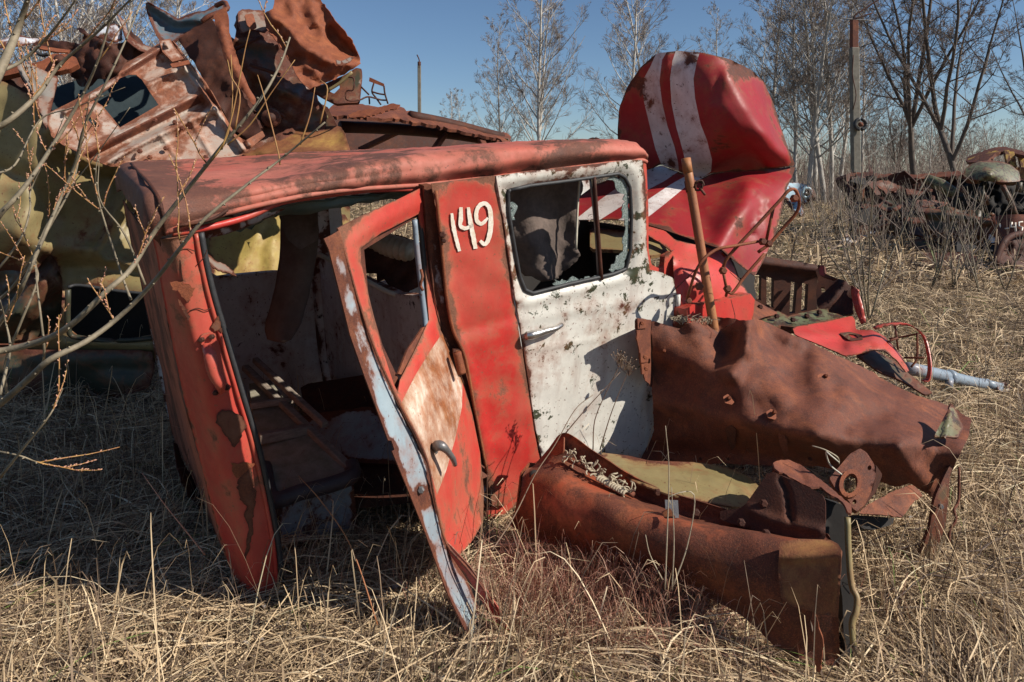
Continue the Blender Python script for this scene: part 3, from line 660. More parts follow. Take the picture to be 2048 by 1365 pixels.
# body side between the doors, with the number
bo = [(862, 368), (930, 360), (990, 352), (1003, 440), (1018, 545), (1036, 650), (1055, 770), (1068, 860), (1081, 925), (1060, 948), (1040, 990), (1010, 1012), (985, 1012), (975, 960), (958, 880), (945, 800), (925, 720), (905, 655), (892, 560), (880, 460)]
panel('side_panel', bo, SD, M['red'], truck, res=11, t=.01, ch=0, ridges=[([(900, 668), (1040, 628)], -.010, 9), ([(905, 700), (1045, 662)], .008, 16), ([(872, 370), (893, 560), (910, 655), (935, 720), (955, 800), (985, 960)], .014, 7), ([(1000, 900), (1060, 880)], .006, 30)],
      rough=.002, rust=[(880, 385, 26, .5), (940, 365, 40, .4), (985, 360, 20, .4), (885, 480, 12, .4), (990, 880, 14, .3), (1000, 820, 12, .2), (960, 700, 10, .1), (985, 990, 30, .5)])
tube('hinge_rod', [(872, 382, sd(872, 382, -.02)), (884, 500, sd(884, 500, -.02)), (893, 590, sd(893, 590, -.02)), (906, 660, sd(906, 660, -.02)), (930, 715, sd(930, 715, -.02)), (948, 810, sd(948, 810, -.02)), (975, 950, sd(975, 950, -.02))], .007, M['rust_bright'], truck, 6)
panel('door_post', [(846, 372), (866, 370), (884, 480), (896, 600), (905, 655), (930, 715), (950, 810), (978, 960), (985, 1015), (955, 1015), (930, 830), (905, 720), (880, 650), (862, 560)], off(SD, .03), M['bluegrey'], truck, t=.05, res=12)
def ribbon(name, path, wds, f, mat, parent, seed=0):
    q = cr(np.array(path, float), 5); n = len(q); wd = .85*np.interp(np.linspace(0, 1, n), np.linspace(0, 1, len(wds)), wds); r = np.random.RandomState(seed)
    t = np.gradient(q, axis=0); t /= np.linalg.norm(t, axis=1, keepdims=True); nn = np.stack([-t[:, 1], t[:, 0]], -1)
    L = q+nn*(wd/2+r.uniform(-.5, .5, n))[:, None]; R = q-nn*(wd/2+r.uniform(-.5, .5, n))[:, None]; V = []
    for a in (L, (L+R)/2, R): V.append(P(a[:, 0], a[:, 1], f(a[:, 0], a[:, 1])-.0075))
    V = np.concatenate(V); Fc = [(i, i+1, n+i+1, n+i) for i in range(n-1)]+[(n+i, n+i+1, 2*n+i+1, 2*n+i) for i in range(n-1)]
    W = V+np.array([0, .003, 0]); k = len(V)
    return V, Fc, W
mb = MB()
for path, wds in (([(904, 427), (907, 455), (913, 480), (919, 503)], [6, 9, 9, 7]),
                  ([(922, 415), (922, 435), (921, 452), (932, 457), (946, 450)], [8, 10, 9, 9, 6]),
                  ([(937, 415), (940, 440), (946, 470), (951, 498)], [7, 10, 11, 9]),
                  ([(976, 436), (964, 448), (954, 442), (953, 425), (960, 411), (972, 408), (980, 420), (982, 445), (978, 475), (970, 489), (960, 482)], [6, 9, 9, 9, 10, 10, 10, 11, 11, 9, 7])):
    V, Fc, W = ribbon('x', path, wds, SD, None, None, len(path)); mb.add(V, Fc).add(W, [f[::-1] for f in Fc])
mb.build('painted_number', M['paintline'], truck)
# front crew door (white)
wo = [(992, 352), (1060, 343), (1160, 332), (1262, 320), (1284, 321), (1291, 360), (1292, 430), (1294, 500), (1300, 540), (1325, 546), (1345, 556), (1356, 600), (1358, 660), (1356, 780), (1345, 890), (1320, 930), (1240, 932), (1150, 930), (1086, 925), (1072, 860), (1058, 770), (1040, 650), (1022, 545), (1007, 440)]
wh = [(1016, 382), (1060, 372), (1140, 362), (1236, 348), (1250, 356), (1260, 375), (1263, 430), (1261, 500), (1252, 538), (1225, 549), (1140, 568), (1066, 587), (1050, 580), (1040, 555), (1030, 500), (1018, 430)]
def rim(path, k): 
    c = np.array(path, float); m = c.mean(0); return [tuple(m+(p-m)*k) for p in c]
wd = panel('front_door', wo, off(SD, -.004), M['white'], truck, holes=[wh], res=7, t=.012, ch=0, rough=.001, edge=14,
      ridges=[(wh+wh[:1], -.018, 9), (rim(wh, 1.17)+rim(wh, 1.17)[:1], .010, 8), ([(1046, 640), (1180, 618), (1356, 590)], .007, 10), ([(1060, 700), (1200, 678), (1350, 658)], .006, 8, 'v'), ([(1072, 900), (1320, 905)], .01, 14)],
      chips=[(1120, 610, 50, .35), (1180, 595, 50, .45), (1240, 580, 50, .45), (1290, 560, 40, .45), (1240, 640, 40, .3), (1285, 345, 14, 1), (1278, 380, 12, 1), (1276, 430, 14, .9), (1274, 500, 14, 1), (1262, 545, 16, 1), (1240, 350, 20, .6), (1200, 345, 16, .6), (1130, 352, 14, .8), (1012, 460, 10, .7), (1016, 500, 12, .9), (1030, 540, 10, .9), (1034, 580, 14, .5), (1050, 640, 14, .6), (1062, 700, 10, .7), (1090, 830, 20, .8), (1080, 880, 20, .8), (1130, 705, 16, .8), (1150, 670, 40, .3), (1320, 600, 16, .7)], rust=[(1080, 345, 60, .3), (1200, 335, 50, .3), (1100, 700, 60, .12), (1060, 740, 40, .2), (1020, 370, 16, .35), (1130, 630, 9, .6), (1120, 650, 7, .5), (1015, 560, 20, .22), (1040, 600, 20, .25), (1072, 700, 12, .3), (1010, 400, 10, .2), (1085, 660, 20, .25)])
tube('window_frame', [(x, y, sd(x, y, .004)) for x, y in chaikin(wh, 1)+[chaikin(wh, 1)[0]]], .009, M['rubber'], wd, 6, 2)
tube('window_divider', [(1188, 354, sd(1188, 354)), (1195, 450, sd(1195, 450)), (1203, 560, sd(1203, 560))], .010, M['rust_dark'], wd, 6)
tube('window_divider', [(1180, 356, sd(1180, 356, .02)), (1190, 450, sd(1190, 450, .02)), (1197, 560, sd(1197, 560, .02))], .006, M['castmetal'], wd, 6)
def crumbs(outline, seed, f):
    return panel('broken_glass', outline, f, M['glass_crumb'], wd, res=5, t=.004, jag=2.2, ch=0, seed=seed, crumple=(.0015, 9, seed))
crumbs([(1204, 362), (1228, 352), (1247, 356), (1257, 375), (1259, 430), (1257, 500), (1249, 534), (1222, 545), (1218, 540), (1232, 515), (1246, 500), (1244, 480), (1250, 455), (1243, 425), (1247, 390), (1232, 382), (1229, 366), (1215, 361)], 4, off(SD, .012))
crumbs([(1020, 408), (1033, 412), (1031, 428), (1029, 440), (1022, 432)], 5, off(SD, .012))
crumbs([(1105, 574), (1112, 558), (1130, 562), (1145, 556), (1162, 560), (1180, 552), (1195, 553), (1197, 558), (1140, 570)], 6, off(SD, .012))
# door handle
hd = tube('door_handle', [(1052, 672, sd(1052, 672, -.03)), (1066, 670, sd(1066, 670, -.045)), (1090, 663, sd(1090, 663, -.048)), (1112, 657, sd(1112, 657, -.045)), (1124, 650, sd(1124, 650, -.03))], [.018, .019, .014, .012, .010], M['chrome'], wd, 10)
tube('handle_boss', [(1056, 672, sd(1056, 672, .0)), (1056, 672, sd(1056, 672, -.035))], [.021, .017], M['chrome'], wd, 12)
# front door hinge
tube('hinge', [(1356, 590, sd(1356, 590, -.02)), (1357, 628, sd(1357, 628, -.02))], .013, M['white'], truck, 8)
# windscreen pillar and frame corner
panel('windscreen_pillar', [(1286, 322), (1293, 330), (1297, 420), (1297, 500), (1303, 530), (1318, 537), (1328, 533), (1330, 512), (1345, 503), (1352, 515), (1350, 560), (1300, 548), (1290, 520), (1288, 430)], [(1288, 322, 3.43), (1297, 500, 3.45), (1345, 530, 3.6)], M['red_clean'], truck, t=.03, res=8, ch=1)
panel('dashboard', [(1180, 455), (1260, 462), (1298, 474), (1338, 488), (1346, 503), (1325, 508), (1300, 512), (1240, 500), (1180, 498)], [(1298, 475, 3.9), (1346, 503, 3.75), (1300, 512, 3.6), (1180, 455, 4.2), (1180, 498, 3.8)], M['olive'], truck, t=.02, res=9)
tube('windscreen_seal', [(1180, 446, 4.2), (1240, 455, 4.1), (1290, 470, 3.95), (1325, 476, 3.85), (1345, 490, 3.72), (1344, 505, 3.64)], .012, M['rubber'], truck, 6)
# cab floor, far wall, inner panels
FW = inv_depth([(245, 400, 3.80), (345, 880, 4.0), (922, 571, 4.95)])
panel('far_wall', [(248, 400), (600, 372), (935, 345), (1180, 340), (1180, 560), (1000, 760), (900, 830), (740, 850), (560, 870), (345, 882)], FW, M['inner'], truck, holes=[[(400, 438), (565, 430), (600, 445), (594, 530), (560, 542), (420, 556)], [(680, 400), (850, 392), (880, 420), (870, 540), (700, 580)], [(1020, 380), (1150, 375), (1155, 480), (1020, 500)]], res=22, t=.03,
      ridges=[([(430, 560), (640, 540)], .02, 8), ([(430, 730), (650, 705)], .02, 6), ([(640, 560), (665, 760)], .03, 8), ([(480, 620), (700, 640)], .012, 12), ([(690, 640), (850, 740)], .012, 10)], rust=[(480, 610, 30, .4), (510, 640, 30, .3), (640, 700, 40, .4), (720, 620, 30, .3)])
panel('door_post', [(600, 395), (655, 390), (668, 560), (678, 780), (655, 790), (640, 700), (625, 520)], off(FW, -.12), M['inner'], truck, res=16, t=.06, rust=[(650, 500, 60, .5)])
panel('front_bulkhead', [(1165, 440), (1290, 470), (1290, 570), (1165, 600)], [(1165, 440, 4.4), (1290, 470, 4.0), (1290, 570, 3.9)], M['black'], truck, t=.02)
grid('floor', [[(500, 1010, 2.9), (440, 900, 3.8)], [(700, 1010, 3.0), (600, 870, 3.9)], [(960, 960, 3.0), (850, 800, 4.2)], [(1180, 800, 3.45), (1000, 680, 4.8)]], M['rust_dark'], truck, 4, 6, .02)
panel('sill_box', [(600, 835), (640, 826), (742, 812), (772, 838), (800, 900), (810, 930), (700, 925), (640, 905)], [(600, 835, 3.7), (742, 812, 3.6), (800, 930, 3.3)], M['bluegrey'], truck, t=.03, ridges=[([(600, 835), (742, 812)], .02, 6)])
panel('engine_cover', [(600, 770), (760, 745), (960, 720), (970, 880), (800, 845), (720, 820), (610, 828)], [(600, 770, 3.9), (960, 720, 3.8), (800, 845, 3.6)], M['rust_dark'], truck, t=.02)
panel('front_seat_back', [(625, 508), (650, 516), (720, 556), (790, 588), (834, 592), (905, 600), (930, 760), (940, 900), (960, 960), (820, 900), (720, 830), (668, 792), (640, 640)], [(625, 508, 4.35), (834, 592, 3.25), (905, 600, 2.98), (930, 900, 2.99), (700, 830, 4.1)], M['inner'], truck, t=.05, res=13, ch=0, rust=[(700, 640, 30, .3), (800, 640, 16, .3)], ridges=[([(660, 640), (860, 700)], .02, 8), ([(670, 720), (880, 800)], .02, 8)])
# rear seat: boxed base, cushion with dark rim and loose planks
st = panel('seat_box', [(546, 995), (706, 955), (716, 1066), (690, 1080), (558, 1118)], [(548, 1005, 2.80), (706, 965, 2.95), (558, 1110, 2.80)], M['bluegrey'], truck, t=.30, res=14, ch=0, edge=8)
panel('seat_cushion', [(498, 768), (540, 760), (602, 842), (640, 872), (708, 938), (700, 952), (545, 992), (525, 930), (508, 850)], [(498, 768, 3.5), (540, 760, 3.55), (708, 940, 2.9), (545, 990, 2.74)], M['felt'], truck, t=.05, res=12, ch=0, rough=.004)
tube('seat_rim', [(528, 935, 2.90), (545, 998, 2.72), (600, 985, 2.76), (660, 970, 2.81), (704, 952, 2.86), (703, 930, 2.93)], .034, M['vinyl'], truck, 8, 4)
beam('plank', (490, 735, 3.6), (700, 938, 2.9), .035, .03, M['wood'], truck); beam('plank', (510, 720, 3.62), (650, 850, 3.1), .03, .03, M['wood'], truck)
beam('plank', (518, 878, 3.02), (622, 858, 3.15), .05, .045, M['wood'], truck); beam('plank', (500, 812, 3.25), (585, 800, 3.35), .03, .03, M['wood'], truck)
# things hanging inside
grid('hanging_strap', [[(560, 430, 3.2), (600, 425, 3.22), (636, 424, 3.25)], [(562, 500, 3.2), (600, 505, 3.17), (636, 490, 3.22)], [(548, 590, 3.2), (580, 592, 3.17), (618, 590, 3.22)], [(532, 650, 3.2), (562, 660, 3.17), (598, 655, 3.22)], [(536, 678, 3.2), (560, 684, 3.19), (582, 680, 3.22)]], M['cloth_brown'], truck, 5, 5, .02, crumple=(.01, .15, 5))
panel('cardboard_sheet', [(556, 428), (634, 422), (636, 480), (600, 500), (575, 480)], [(556, 428, 3.12), (634, 422, 3.15), (600, 500, 3.1)], M['cloth'], truck, t=.004)
tube('grab_rail', [(622, 505, 3.6), (650, 515, 3.55), (720, 555, 3.5), (790, 590, 3.45), (832, 590, 3.5)], .013, M['ivory'], truck, 8)
mb = MB()
ln = cr(np.array([P1(q) for q in [(740, 470, 3.55), (765, 485, 3.5), (790, 495, 3.45), (822, 502, 3.4)]]), 8)
mb.tube(ln, [.05+.012*math.sin(i*2.1) for i in range(len(ln))], 12); mb.build('corrugated_hose', M['ivory'], truck)
panel('hanging_liner', [(700, 480), (830, 470), (880, 500), (870, 560), (800, 595), (760, 560), (720, 540)], [(700, 480, 3.8), (870, 500, 3.8), (780, 590, 3.6)], M['rust_dark'], truck, t=.01, jag=5, crumple=(.04, 60, 3))
# curtain cloth behind the white door's window
grid('curtain', [[(1012, 362, 3.25), (1050, 358, 3.32), (1100, 354, 3.40), (1162, 346, 3.5)], [(1020, 440, 3.30), (1060, 430, 3.32), (1110, 420, 3.44), (1158, 420, 3.45)], [(1030, 500, 3.38), (1075, 495, 3.33), (1115, 488, 3.46), (1154, 490, 3.46)], [(1035, 520, 3.4), (1090, 545, 3.36), (1120, 520, 3.48), (1160, 512, 3.46)], [(1040, 545, 3.42), (1102, 562, 3.38), (1110, 558, 3.48), (1130, 535, 3.50)]], M['cloth'], truck, 6, 6, .004, crumple=(.016, .18, 6), jag=.004)
tube('curtain_cord', [(1160, 350, 3.40), (1155, 420, 3.40), (1152, 500, 3.40)], .006, M['ivory'], truck, 5)
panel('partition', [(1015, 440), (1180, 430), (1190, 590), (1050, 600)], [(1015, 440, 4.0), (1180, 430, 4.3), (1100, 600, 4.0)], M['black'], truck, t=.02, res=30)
# ---- open rear door, swung towards the camera
DD = inv_depth([(675, 458, 2.09), (858, 370, 2.74), (955, 1285, 2.26), (880, 645, 2.76), (962, 1000, 2.83), (850, 900, 2.24), (735, 700, 2.14)])
do = [(676, 457), (720, 434), (800, 398), (858, 369), (864, 440), (870, 520), (877, 600), (881, 660), (905, 705), (926, 760), (945, 830), (960, 905), (968, 985), (966, 1045), (945, 1082), (918, 1112), (893, 1092), (870, 1010), (855, 930), (835, 878), (802, 815), (778, 765), (745, 690), (715, 600), (692, 520)]
dh = [(722, 497), (760, 468), (838, 428), (846, 480), (852, 560), (858, 640), (830, 700), (800, 760), (796, 785), (788, 770), (765, 700), (742, 610), (722, 525)]
od = panel('rear_door', do, DD, [M['red'], M['door_white'], M['bluegrey']], truck, holes=[dh], res=10, t=.006, ch=0, edge=12, regions=[([(884, 668), (908, 712), (925, 765), (924, 815), (910, 880), (893, 940), (874, 990), (862, 945), (848, 905), (812, 832), (800, 812), (830, 752), (862, 700)], 1)],
     ridges=[(dh+dh[:1], -.018, 8), (rim(dh, 1.16)+rim(dh, 1.16)[:1], .012, 8), ([(895, 1075), (920, 1000), (945, 960)], -.012, 12), ([(885, 662), (780, 790)], .012, 10)], rust=[(690, 470, 14, .4), (735, 455, 14, .3), (850, 400, 16, .4), (920, 1040, 26, .35), (945, 1010, 20, .3), (810, 790, 14, .4), (800, 420, 20, .2)])
SE = inv_depth([(650, 478, 2.00), (690, 640, 2.04), (800, 930, 2.12), (955, 1292, 2.22), (676, 457, 2.09), (745, 690, 2.15), (855, 930, 2.25), (893, 1092, 2.3)])
so = [(648, 478), (664, 470), (677, 462), (694, 522), (717, 602), (747, 692), (780, 768), (804, 818), (837, 880), (857, 932), (872, 1012), (893, 1088), (908, 1118), (934, 1160), (956, 1212), (968, 1258), (952, 1302), (925, 1250), (896, 1190), (868, 1115), (848, 1060), (818, 985), (785, 905), (752, 815), (728, 750), (700, 670), (678, 580), (658, 500)]
panel('door_edge', so, SE, M['bluegrey'], od, res=9, t=.004, ch=0, edge=11, holes=[[(771, 880), (783, 882), (789, 900), (779, 906), (772, 895)]], ridges=[([(677, 462), (747, 692), (837, 880), (893, 1088), (950, 1200)], .012, 6)],
      rust=[(665, 500, 30, .9), (680, 560, 30, .8), (700, 640, 26, .6), (780, 905, 16, .3), (842, 985, 18, .9), (850, 1010, 14, .8), (870, 1090, 18, .6), (905, 1115, 26, .6), (950, 1190, 14, .3)])
panel('peeled_skin', [(889, 1080), (905, 1096), (940, 1134), (975, 1184), (1000, 1222), (1020, 1272), (1008, 1278), (984, 1236), (954, 1188), (918, 1136), (895, 1102)], [(889, 1080, 2.29), (1020, 1272, 2.235), (954, 1188, 2.27)], M['red'], od, t=.004, res=6, ch=0, edge=4)
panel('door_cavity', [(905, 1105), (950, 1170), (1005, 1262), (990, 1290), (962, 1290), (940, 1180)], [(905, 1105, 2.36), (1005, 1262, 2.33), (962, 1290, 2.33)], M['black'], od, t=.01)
tube('door_lip', [(677, 462, 2.08), (694, 522, 2.09), (717, 602, 2.115), (747, 692, 2.13), (780, 768, 2.15), (804, 818, 2.17), (837, 880, 2.2), (857, 932, 2.215), (872, 1012, 2.25), (893, 1088, 2.27), (930, 1132, 2.25), (975, 1190, 2.24), (1008, 1262, 2.22)], .004, M['rust'], od, 6)
panel('door_inner', [(664, 474), (690, 462), (850, 380), (866, 480), (878, 650), (955, 950), (955, 1035), (915, 1098), (893, 1085), (850, 900), (770, 740), (700, 560)], off(DD, .06), M['bluegrey'], od, holes=[[(728, 500), (838, 432), (858, 640), (800, 765), (765, 690), (738, 600)]], res=16, t=.004, ch=0)
tube('window_channel', [(829, 440, 2.62), (834, 500, 2.64), (843, 580, 2.66), (851, 650, 2.66), (846, 662, 2.64)], .011, M['grey_blue'], od, 8)
tube('window_channel', [(838, 430, 2.68), (846, 500, 2.70), (852, 580, 2.72), (857, 645, 2.72)], .010, M['rubber'], od, 8)
panel('window_strip', [(846, 655), (856, 652), (838, 705), (806, 750), (796, 748), (800, 738), (815, 700)], off(DD, .03), M['rust'], od, t=.008, res=8, ch=0)
tube('window_seal', [(856, 660, 2.68), (836, 712, 2.55), (806, 768, 2.42), (797, 780, 2.36)], .007, M['rubber'], od, 6)
tube('latch', [(842, 540, 2.62), (845, 555, 2.60), (841, 570, 2.6), (846, 582, 2.6)], .006, M['rust'], od, 6)
h2 = tube('door_handle', [(868, 899, 2.36), (874, 892, 2.30), (884, 893, 2.285), (895, 903, 2.30), (906, 918, 2.325), (910, 930, 2.345)], [.012, .018, .016, .011, .010, .008], M['castmetal'], od, 10)
tube('handle_boss', [(866, 902, 2.39), (866, 900, 2.33)], [.020, .018], M['castmetal'], od, 12)
bolt('bolt', (842, 980, 2.19), .012, M['castmetal'], od)
tube('door_hinge', [(914, 705, 2.72), (919, 728, 2.72), (923, 748, 2.72)], .017, M['rust_bright'], truck, 8)
panel('hinge_leaf', [(905, 700), (925, 698), (936, 745), (918, 752)], off(SD, -.02), M['orange'], truck, t=.01, res=7)
bolt('hinge', (885, 470, sd(885, 470, -.03)), .014, M['rust_dark'], truck); bolt('hinge', (888, 482, sd(888, 482, -.03)), .010, M['rust_dark'], truck)
panel('sill', [(975, 985), (1010, 1005), (1045, 975), (1080, 930), (1085, 960), (1045, 1000), (1010, 1030), (972, 1040)], off(SD, .03), M['red'], truck, t=.02, res=10, rust=[(1020, 1010, 50, .4)])

# ---- bonnet: raised upper half folded over the lower half
BU = inv_depth([(1236, 261, 4.62), (1255, 173, 4.5), (1330, 107, 4.34), (1401, 105, 4.25), (1458, 118, 4.24), (1502, 140, 4.42), (1290, 345, 4.62), (1424, 345, 4.45), (1450, 160, 4.16), (1490, 220, 4.14), (1530, 270, 4.18), (1565, 315, 4.28), (1591, 331, 4.40), (1561, 252, 4.55), (1546, 204, 4.55), (1528, 164, 4.5), (1350, 220, 4.40), (1500, 320, 4.36)])
bu = [(1236, 300), (1235, 261), (1238, 217), (1255, 173), (1282, 134), (1313, 107), (1357, 102), (1401, 105), (1458, 118), (1502, 140), (1528, 164), (1546, 204), (1561, 252), (1576, 296), (1591, 331), (1560, 336), (1524, 339), (1470, 343), (1423, 347), (1400, 357), (1352, 342), (1322, 329), (1296, 342), (1262, 352), (1240, 350)]
s1 = [(1314, 104), (1301, 133), (1283, 166), (1288, 204), (1299, 250), (1311, 299), (1324, 333), (1340, 346), (1358, 346), (1356, 325), (1349, 294), (1335, 253), (1324, 204), (1319, 163), (1324, 120), (1336, 101)]
s2 = [(1352, 101), (1345, 122), (1340, 158), (1343, 207), (1352, 253), (1365, 299), (1376, 348), (1400, 358), (1422, 344), (1424, 320), (1414, 281), (1401, 248), (1390, 197), (1387, 158), (1393, 127), (1400, 103)]
bon = panel('bonnet', bu, BU, [M['red_glossy'], M['stripe']], truck, res=9, t=.004, regions=[(s1, 1), (s2, 1)], rough=.003, edge=10, inner=0,
      ridges=[([(1334, 103), (1328, 140), (1329, 200), (1345, 262), (1364, 345)], .035, 10), ([(1316, 106), (1303, 160), (1308, 204), (1325, 262), (1340, 345)], -.012, 12), ([(1372, 106), (1364, 160), (1367, 204), (1380, 262), (1398, 345)], -.012, 14),
              ([(1470, 125), (1505, 150), (1532, 200), (1560, 280)], -.02, 6), ([(1455, 150), (1482, 192), (1532, 264), (1588, 331)], .045, 24, 'v'), ([(1440, 150), (1432, 175), (1430, 200)], -.015, 6), ([(1236, 345), (1320, 340), (1423, 350), (1591, 334)], -.05, 18)],
      rust=[(1290, 180, 22, .8), (1265, 165, 20, .6), (1380, 122, 16, .8), (1480, 140, 22, .7), (1500, 150, 14, .7), (1440, 122, 30, .3), (1345, 330, 10, .7), (1300, 210, 10, .5), (1580, 318, 12, .5), (1450, 165, 14, .45), (1400, 140, 30, .2)])
BL = inv_depth([(1240, 350, 4.66), (1352, 345, 4.54), (1424, 347, 4.46), (1524, 339, 4.36), (1591, 333, 4.40), (1293, 450, 3.85), (1414, 490, 3.70), (1467, 520, 3.72), (1510, 551, 3.78), (1559, 437, 4.06), (1500, 420, 3.92), (1572, 375, 4.22), (1150, 435, 4.2), (1160, 380, 4.6), (1430, 420, 4.0)], 1.6)
bl = [(1150, 400), (1190, 370), (1240, 351), (1290, 342), (1322, 331), (1354, 343), (1402, 357), (1424, 347), (1470, 343), (1524, 339), (1560, 336), (1591, 333), (1586, 350), (1572, 380), (1566, 410), (1559, 440), (1548, 475), (1537, 500), (1524, 528), (1510, 553), (1490, 538), (1467, 520), (1440, 497), (1414, 489), (1370, 474), (1326, 459), (1293, 449), (1240, 440), (1150, 440)]
l1 = [(1290, 342), (1322, 331), (1345, 342), (1356, 344), (1330, 362), (1288, 384), (1240, 415), (1200, 440), (1150, 440), (1200, 400), (1240, 372)]
l2 = [(1376, 350), (1402, 357), (1424, 347), (1404, 357), (1370, 375), (1330, 408), (1293, 437), (1280, 450), (1230, 445), (1291, 403), (1340, 370)]
panel('bonnet', bl, BL, [M['red_glossy'], M['stripe']], truck, res=9, t=.004, regions=[(l1, 1), (l2, 1)], edge=10, rough=.004, inner=0, rust=[(1330, 455, 14, .5), (1590, 335, 14, .6)],
      ridges=[([(1498, 378), (1470, 430), (1440, 480)], .07, 26), ([(1505, 385), (1520, 400), (1500, 470)], -.03, 8), ([(1520, 395), (1512, 460)], .03, 6), ([(1534, 400), (1528, 470)], .025, 6), ([(1527, 398), (1519, 465)], -.02, 5), ([(1495, 376), (1530, 395), (1545, 400)], .02, 8), ([(1360, 350), (1300, 400), (1270, 440)], .02, 12), ([(1424, 352), (1500, 348), (1585, 340)], -.03, 10), ([(1370, 400), (1420, 470)], -.05, 26)])
# cowl under the bonnet
CO = inv_depth([(1300, 460, 3.75), (1350, 640, 3.48), (1500, 640, 3.72), (1470, 510, 3.85), (1400, 560, 3.52)])
panel('cowl', [(1293, 452), (1330, 462), (1350, 480), (1400, 492), (1440, 500), (1466, 522), (1480, 560), (1500, 592), (1500, 660), (1350, 660), (1352, 600), (1347, 552), (1346, 505), (1318, 484), (1296, 472)], CO, M['red_clean'], truck, res=9, t=.006, edge=8,
      ridges=[([(1344, 520), (1360, 545), (1366, 600), (1372, 640)], .03, 7), ([(1352, 530), (1372, 600)], -.02, 6), ([(1400, 500), (1450, 510), (1478, 570)], -.03, 16)], rust=[(1365, 545, 8, .3), (1480, 560, 14, .3), (1400, 500, 40, .2)])
panel('cowl_box', [(1374, 620), (1384, 610), (1425, 604), (1470, 594), (1501, 588), (1510, 600), (1503, 660), (1374, 660)], [(1384, 610, 3.42), (1501, 588, 3.66), (1503, 655, 3.66), (1384, 655, 3.42)], M['red_clean'], truck, res=9, t=.12, ch=0, edge=6)
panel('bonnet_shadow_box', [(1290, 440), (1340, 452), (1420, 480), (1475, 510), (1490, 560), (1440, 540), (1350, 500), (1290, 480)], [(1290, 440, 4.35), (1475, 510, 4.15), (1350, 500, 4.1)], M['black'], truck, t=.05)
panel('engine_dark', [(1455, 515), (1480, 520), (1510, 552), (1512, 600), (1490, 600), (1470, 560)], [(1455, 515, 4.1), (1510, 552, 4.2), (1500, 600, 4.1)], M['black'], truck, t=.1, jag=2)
# radiator cradle with slots
RC = inv_depth([(1502, 538, 4.75), (1634, 530, 4.75), (1502, 620, 4.75)])
panel('radiator_frame', [(1500, 540), (1515, 518), (1529, 513), (1580, 521), (1634, 530), (1636, 545), (1634, 620), (1576, 634), (1552, 626), (1500, 600)], RC, M['rust_dark'], truck, res=8, t=.05, ch=0, edge=5,
      holes=[[(1507, 551), (1523, 551), (1522, 602), (1505, 594)], [(1533, 554), (1548, 558), (1547, 617), (1533, 608)], [(1582, 563), (1595, 566), (1590, 626), (1579, 629)], [(1605, 567), (1617, 569), (1614, 621), (1602, 624)]], ridges=[([(1515, 525), (1634, 540)], .05, 9)])
panel('front_wing', [(1634, 532), (1649, 533), (1650, 550), (1690, 562), (1704, 575), (1706, 625), (1690, 632), (1634, 620)], [(1634, 532, 4.72), (1704, 575, 4.5), (1690, 632, 4.4)], M['rust_dark'], truck, res=8, t=.02, holes=[[(1641, 574), (1648, 574), (1650, 584), (1643, 586)]], jag=1.2, ridges=[([(1690, 565), (1665, 600), (1640, 620)], .06, 8)])
panel('front_wing', [(1634, 530), (1648, 531), (1650, 548), (1672, 556), (1664, 560), (1640, 552)], [(1634, 530, 4.66), (1672, 556, 4.5), (1640, 552, 4.6)], M['red_clean'], truck, res=7, t=.02)
panel('front_wing', [(1702, 570), (1716, 580), (1724, 605), (1733, 645), (1722, 650), (1708, 615), (1702, 590)], [(1702, 570, 4.48), (1724, 605, 4.36), (1722, 650, 4.3)], M['red_clean'], truck, res=7, t=.02, ridges=[([(1712, 580), (1726, 645)], .03, 4)])
panel('frame_rail', [(1500, 640), (1520, 628), (1556, 622), (1576, 632), (1655, 614), (1658, 625), (1695, 632), (1640, 645), (1590, 655), (1562, 652), (1510, 662)], [(1500, 640, 4.2), (1655, 614, 4.5), (1590, 655, 4.1)], M['camo'], truck, res=8, t=.04, ch=0, edge=5, ridges=[([(1560, 648), (1690, 630)], -.05, 6)])
for q in ((1553, 633, 4.2), (1585, 640, 4.2), (1613, 632, 4.3), (1638, 625, 4.35), (1520, 614, 4.3)): bolt('bolt', q, .016, M['rust_dark'], truck, h=.02)
panel('inner_tray', [(1502, 596), (1530, 612), (1560, 628), (1530, 634), (1502, 645)], [(1502, 596, 4.4), (1560, 628, 4.35), (1502, 645, 4.0)], M['rust'], truck, res=8)
beam('chassis_rail', (1360, 760, 3.75), (1660, 735, 4.45), .08, .14, M['rust_dark'], truck); beam('chassis_rail', (1300, 700, 4.5), (1560, 690, 5.1), .08, .14, M['rust_dark'], truck); beam('cross_member', (1600, 745, 4.3), (1520, 700, 4.95), .08, .12, M['rust_dark'], truck)
# red front fender with arch
FF = inv_depth([(1590, 655, 4.05), (1700, 640, 4.3), (1708, 660, 4.2), (1745, 662, 4.1), (1680, 700, 3.85), (1710, 710, 3.75), (1790, 735, 3.80), (1860, 790, 3.75), (1600, 700, 3.7)])
panel('front_fender', [(1585, 655), (1660, 642), (1704, 632), (1710, 640), (1712, 660), (1745, 660), (1770, 673), (1790, 695), (1805, 715), (1818, 742), (1812, 745), (1795, 722), (1770, 702), (1745, 700), (1710, 709), (1690, 712), (1640, 690), (1590, 670)], FF, M['red_clean'], truck, res=7, t=.006, edge=6,
      ridges=[([(1590, 672), (1680, 670), (1720, 672)], .03, 7), ([(1700, 690), (1745, 682), (1780, 705), (1812, 740)], .05, 10)], rust=[(1800, 722, 14, .2)])
panel('fender_bracket', [(1678, 666), (1700, 664), (1724, 670), (1726, 680), (1700, 682)], off(FF, -.05), M['camo'], truck, res=6, t=.02, holes=[[(1696, 668), (1712, 670), (1718, 677), (1704, 676)]])
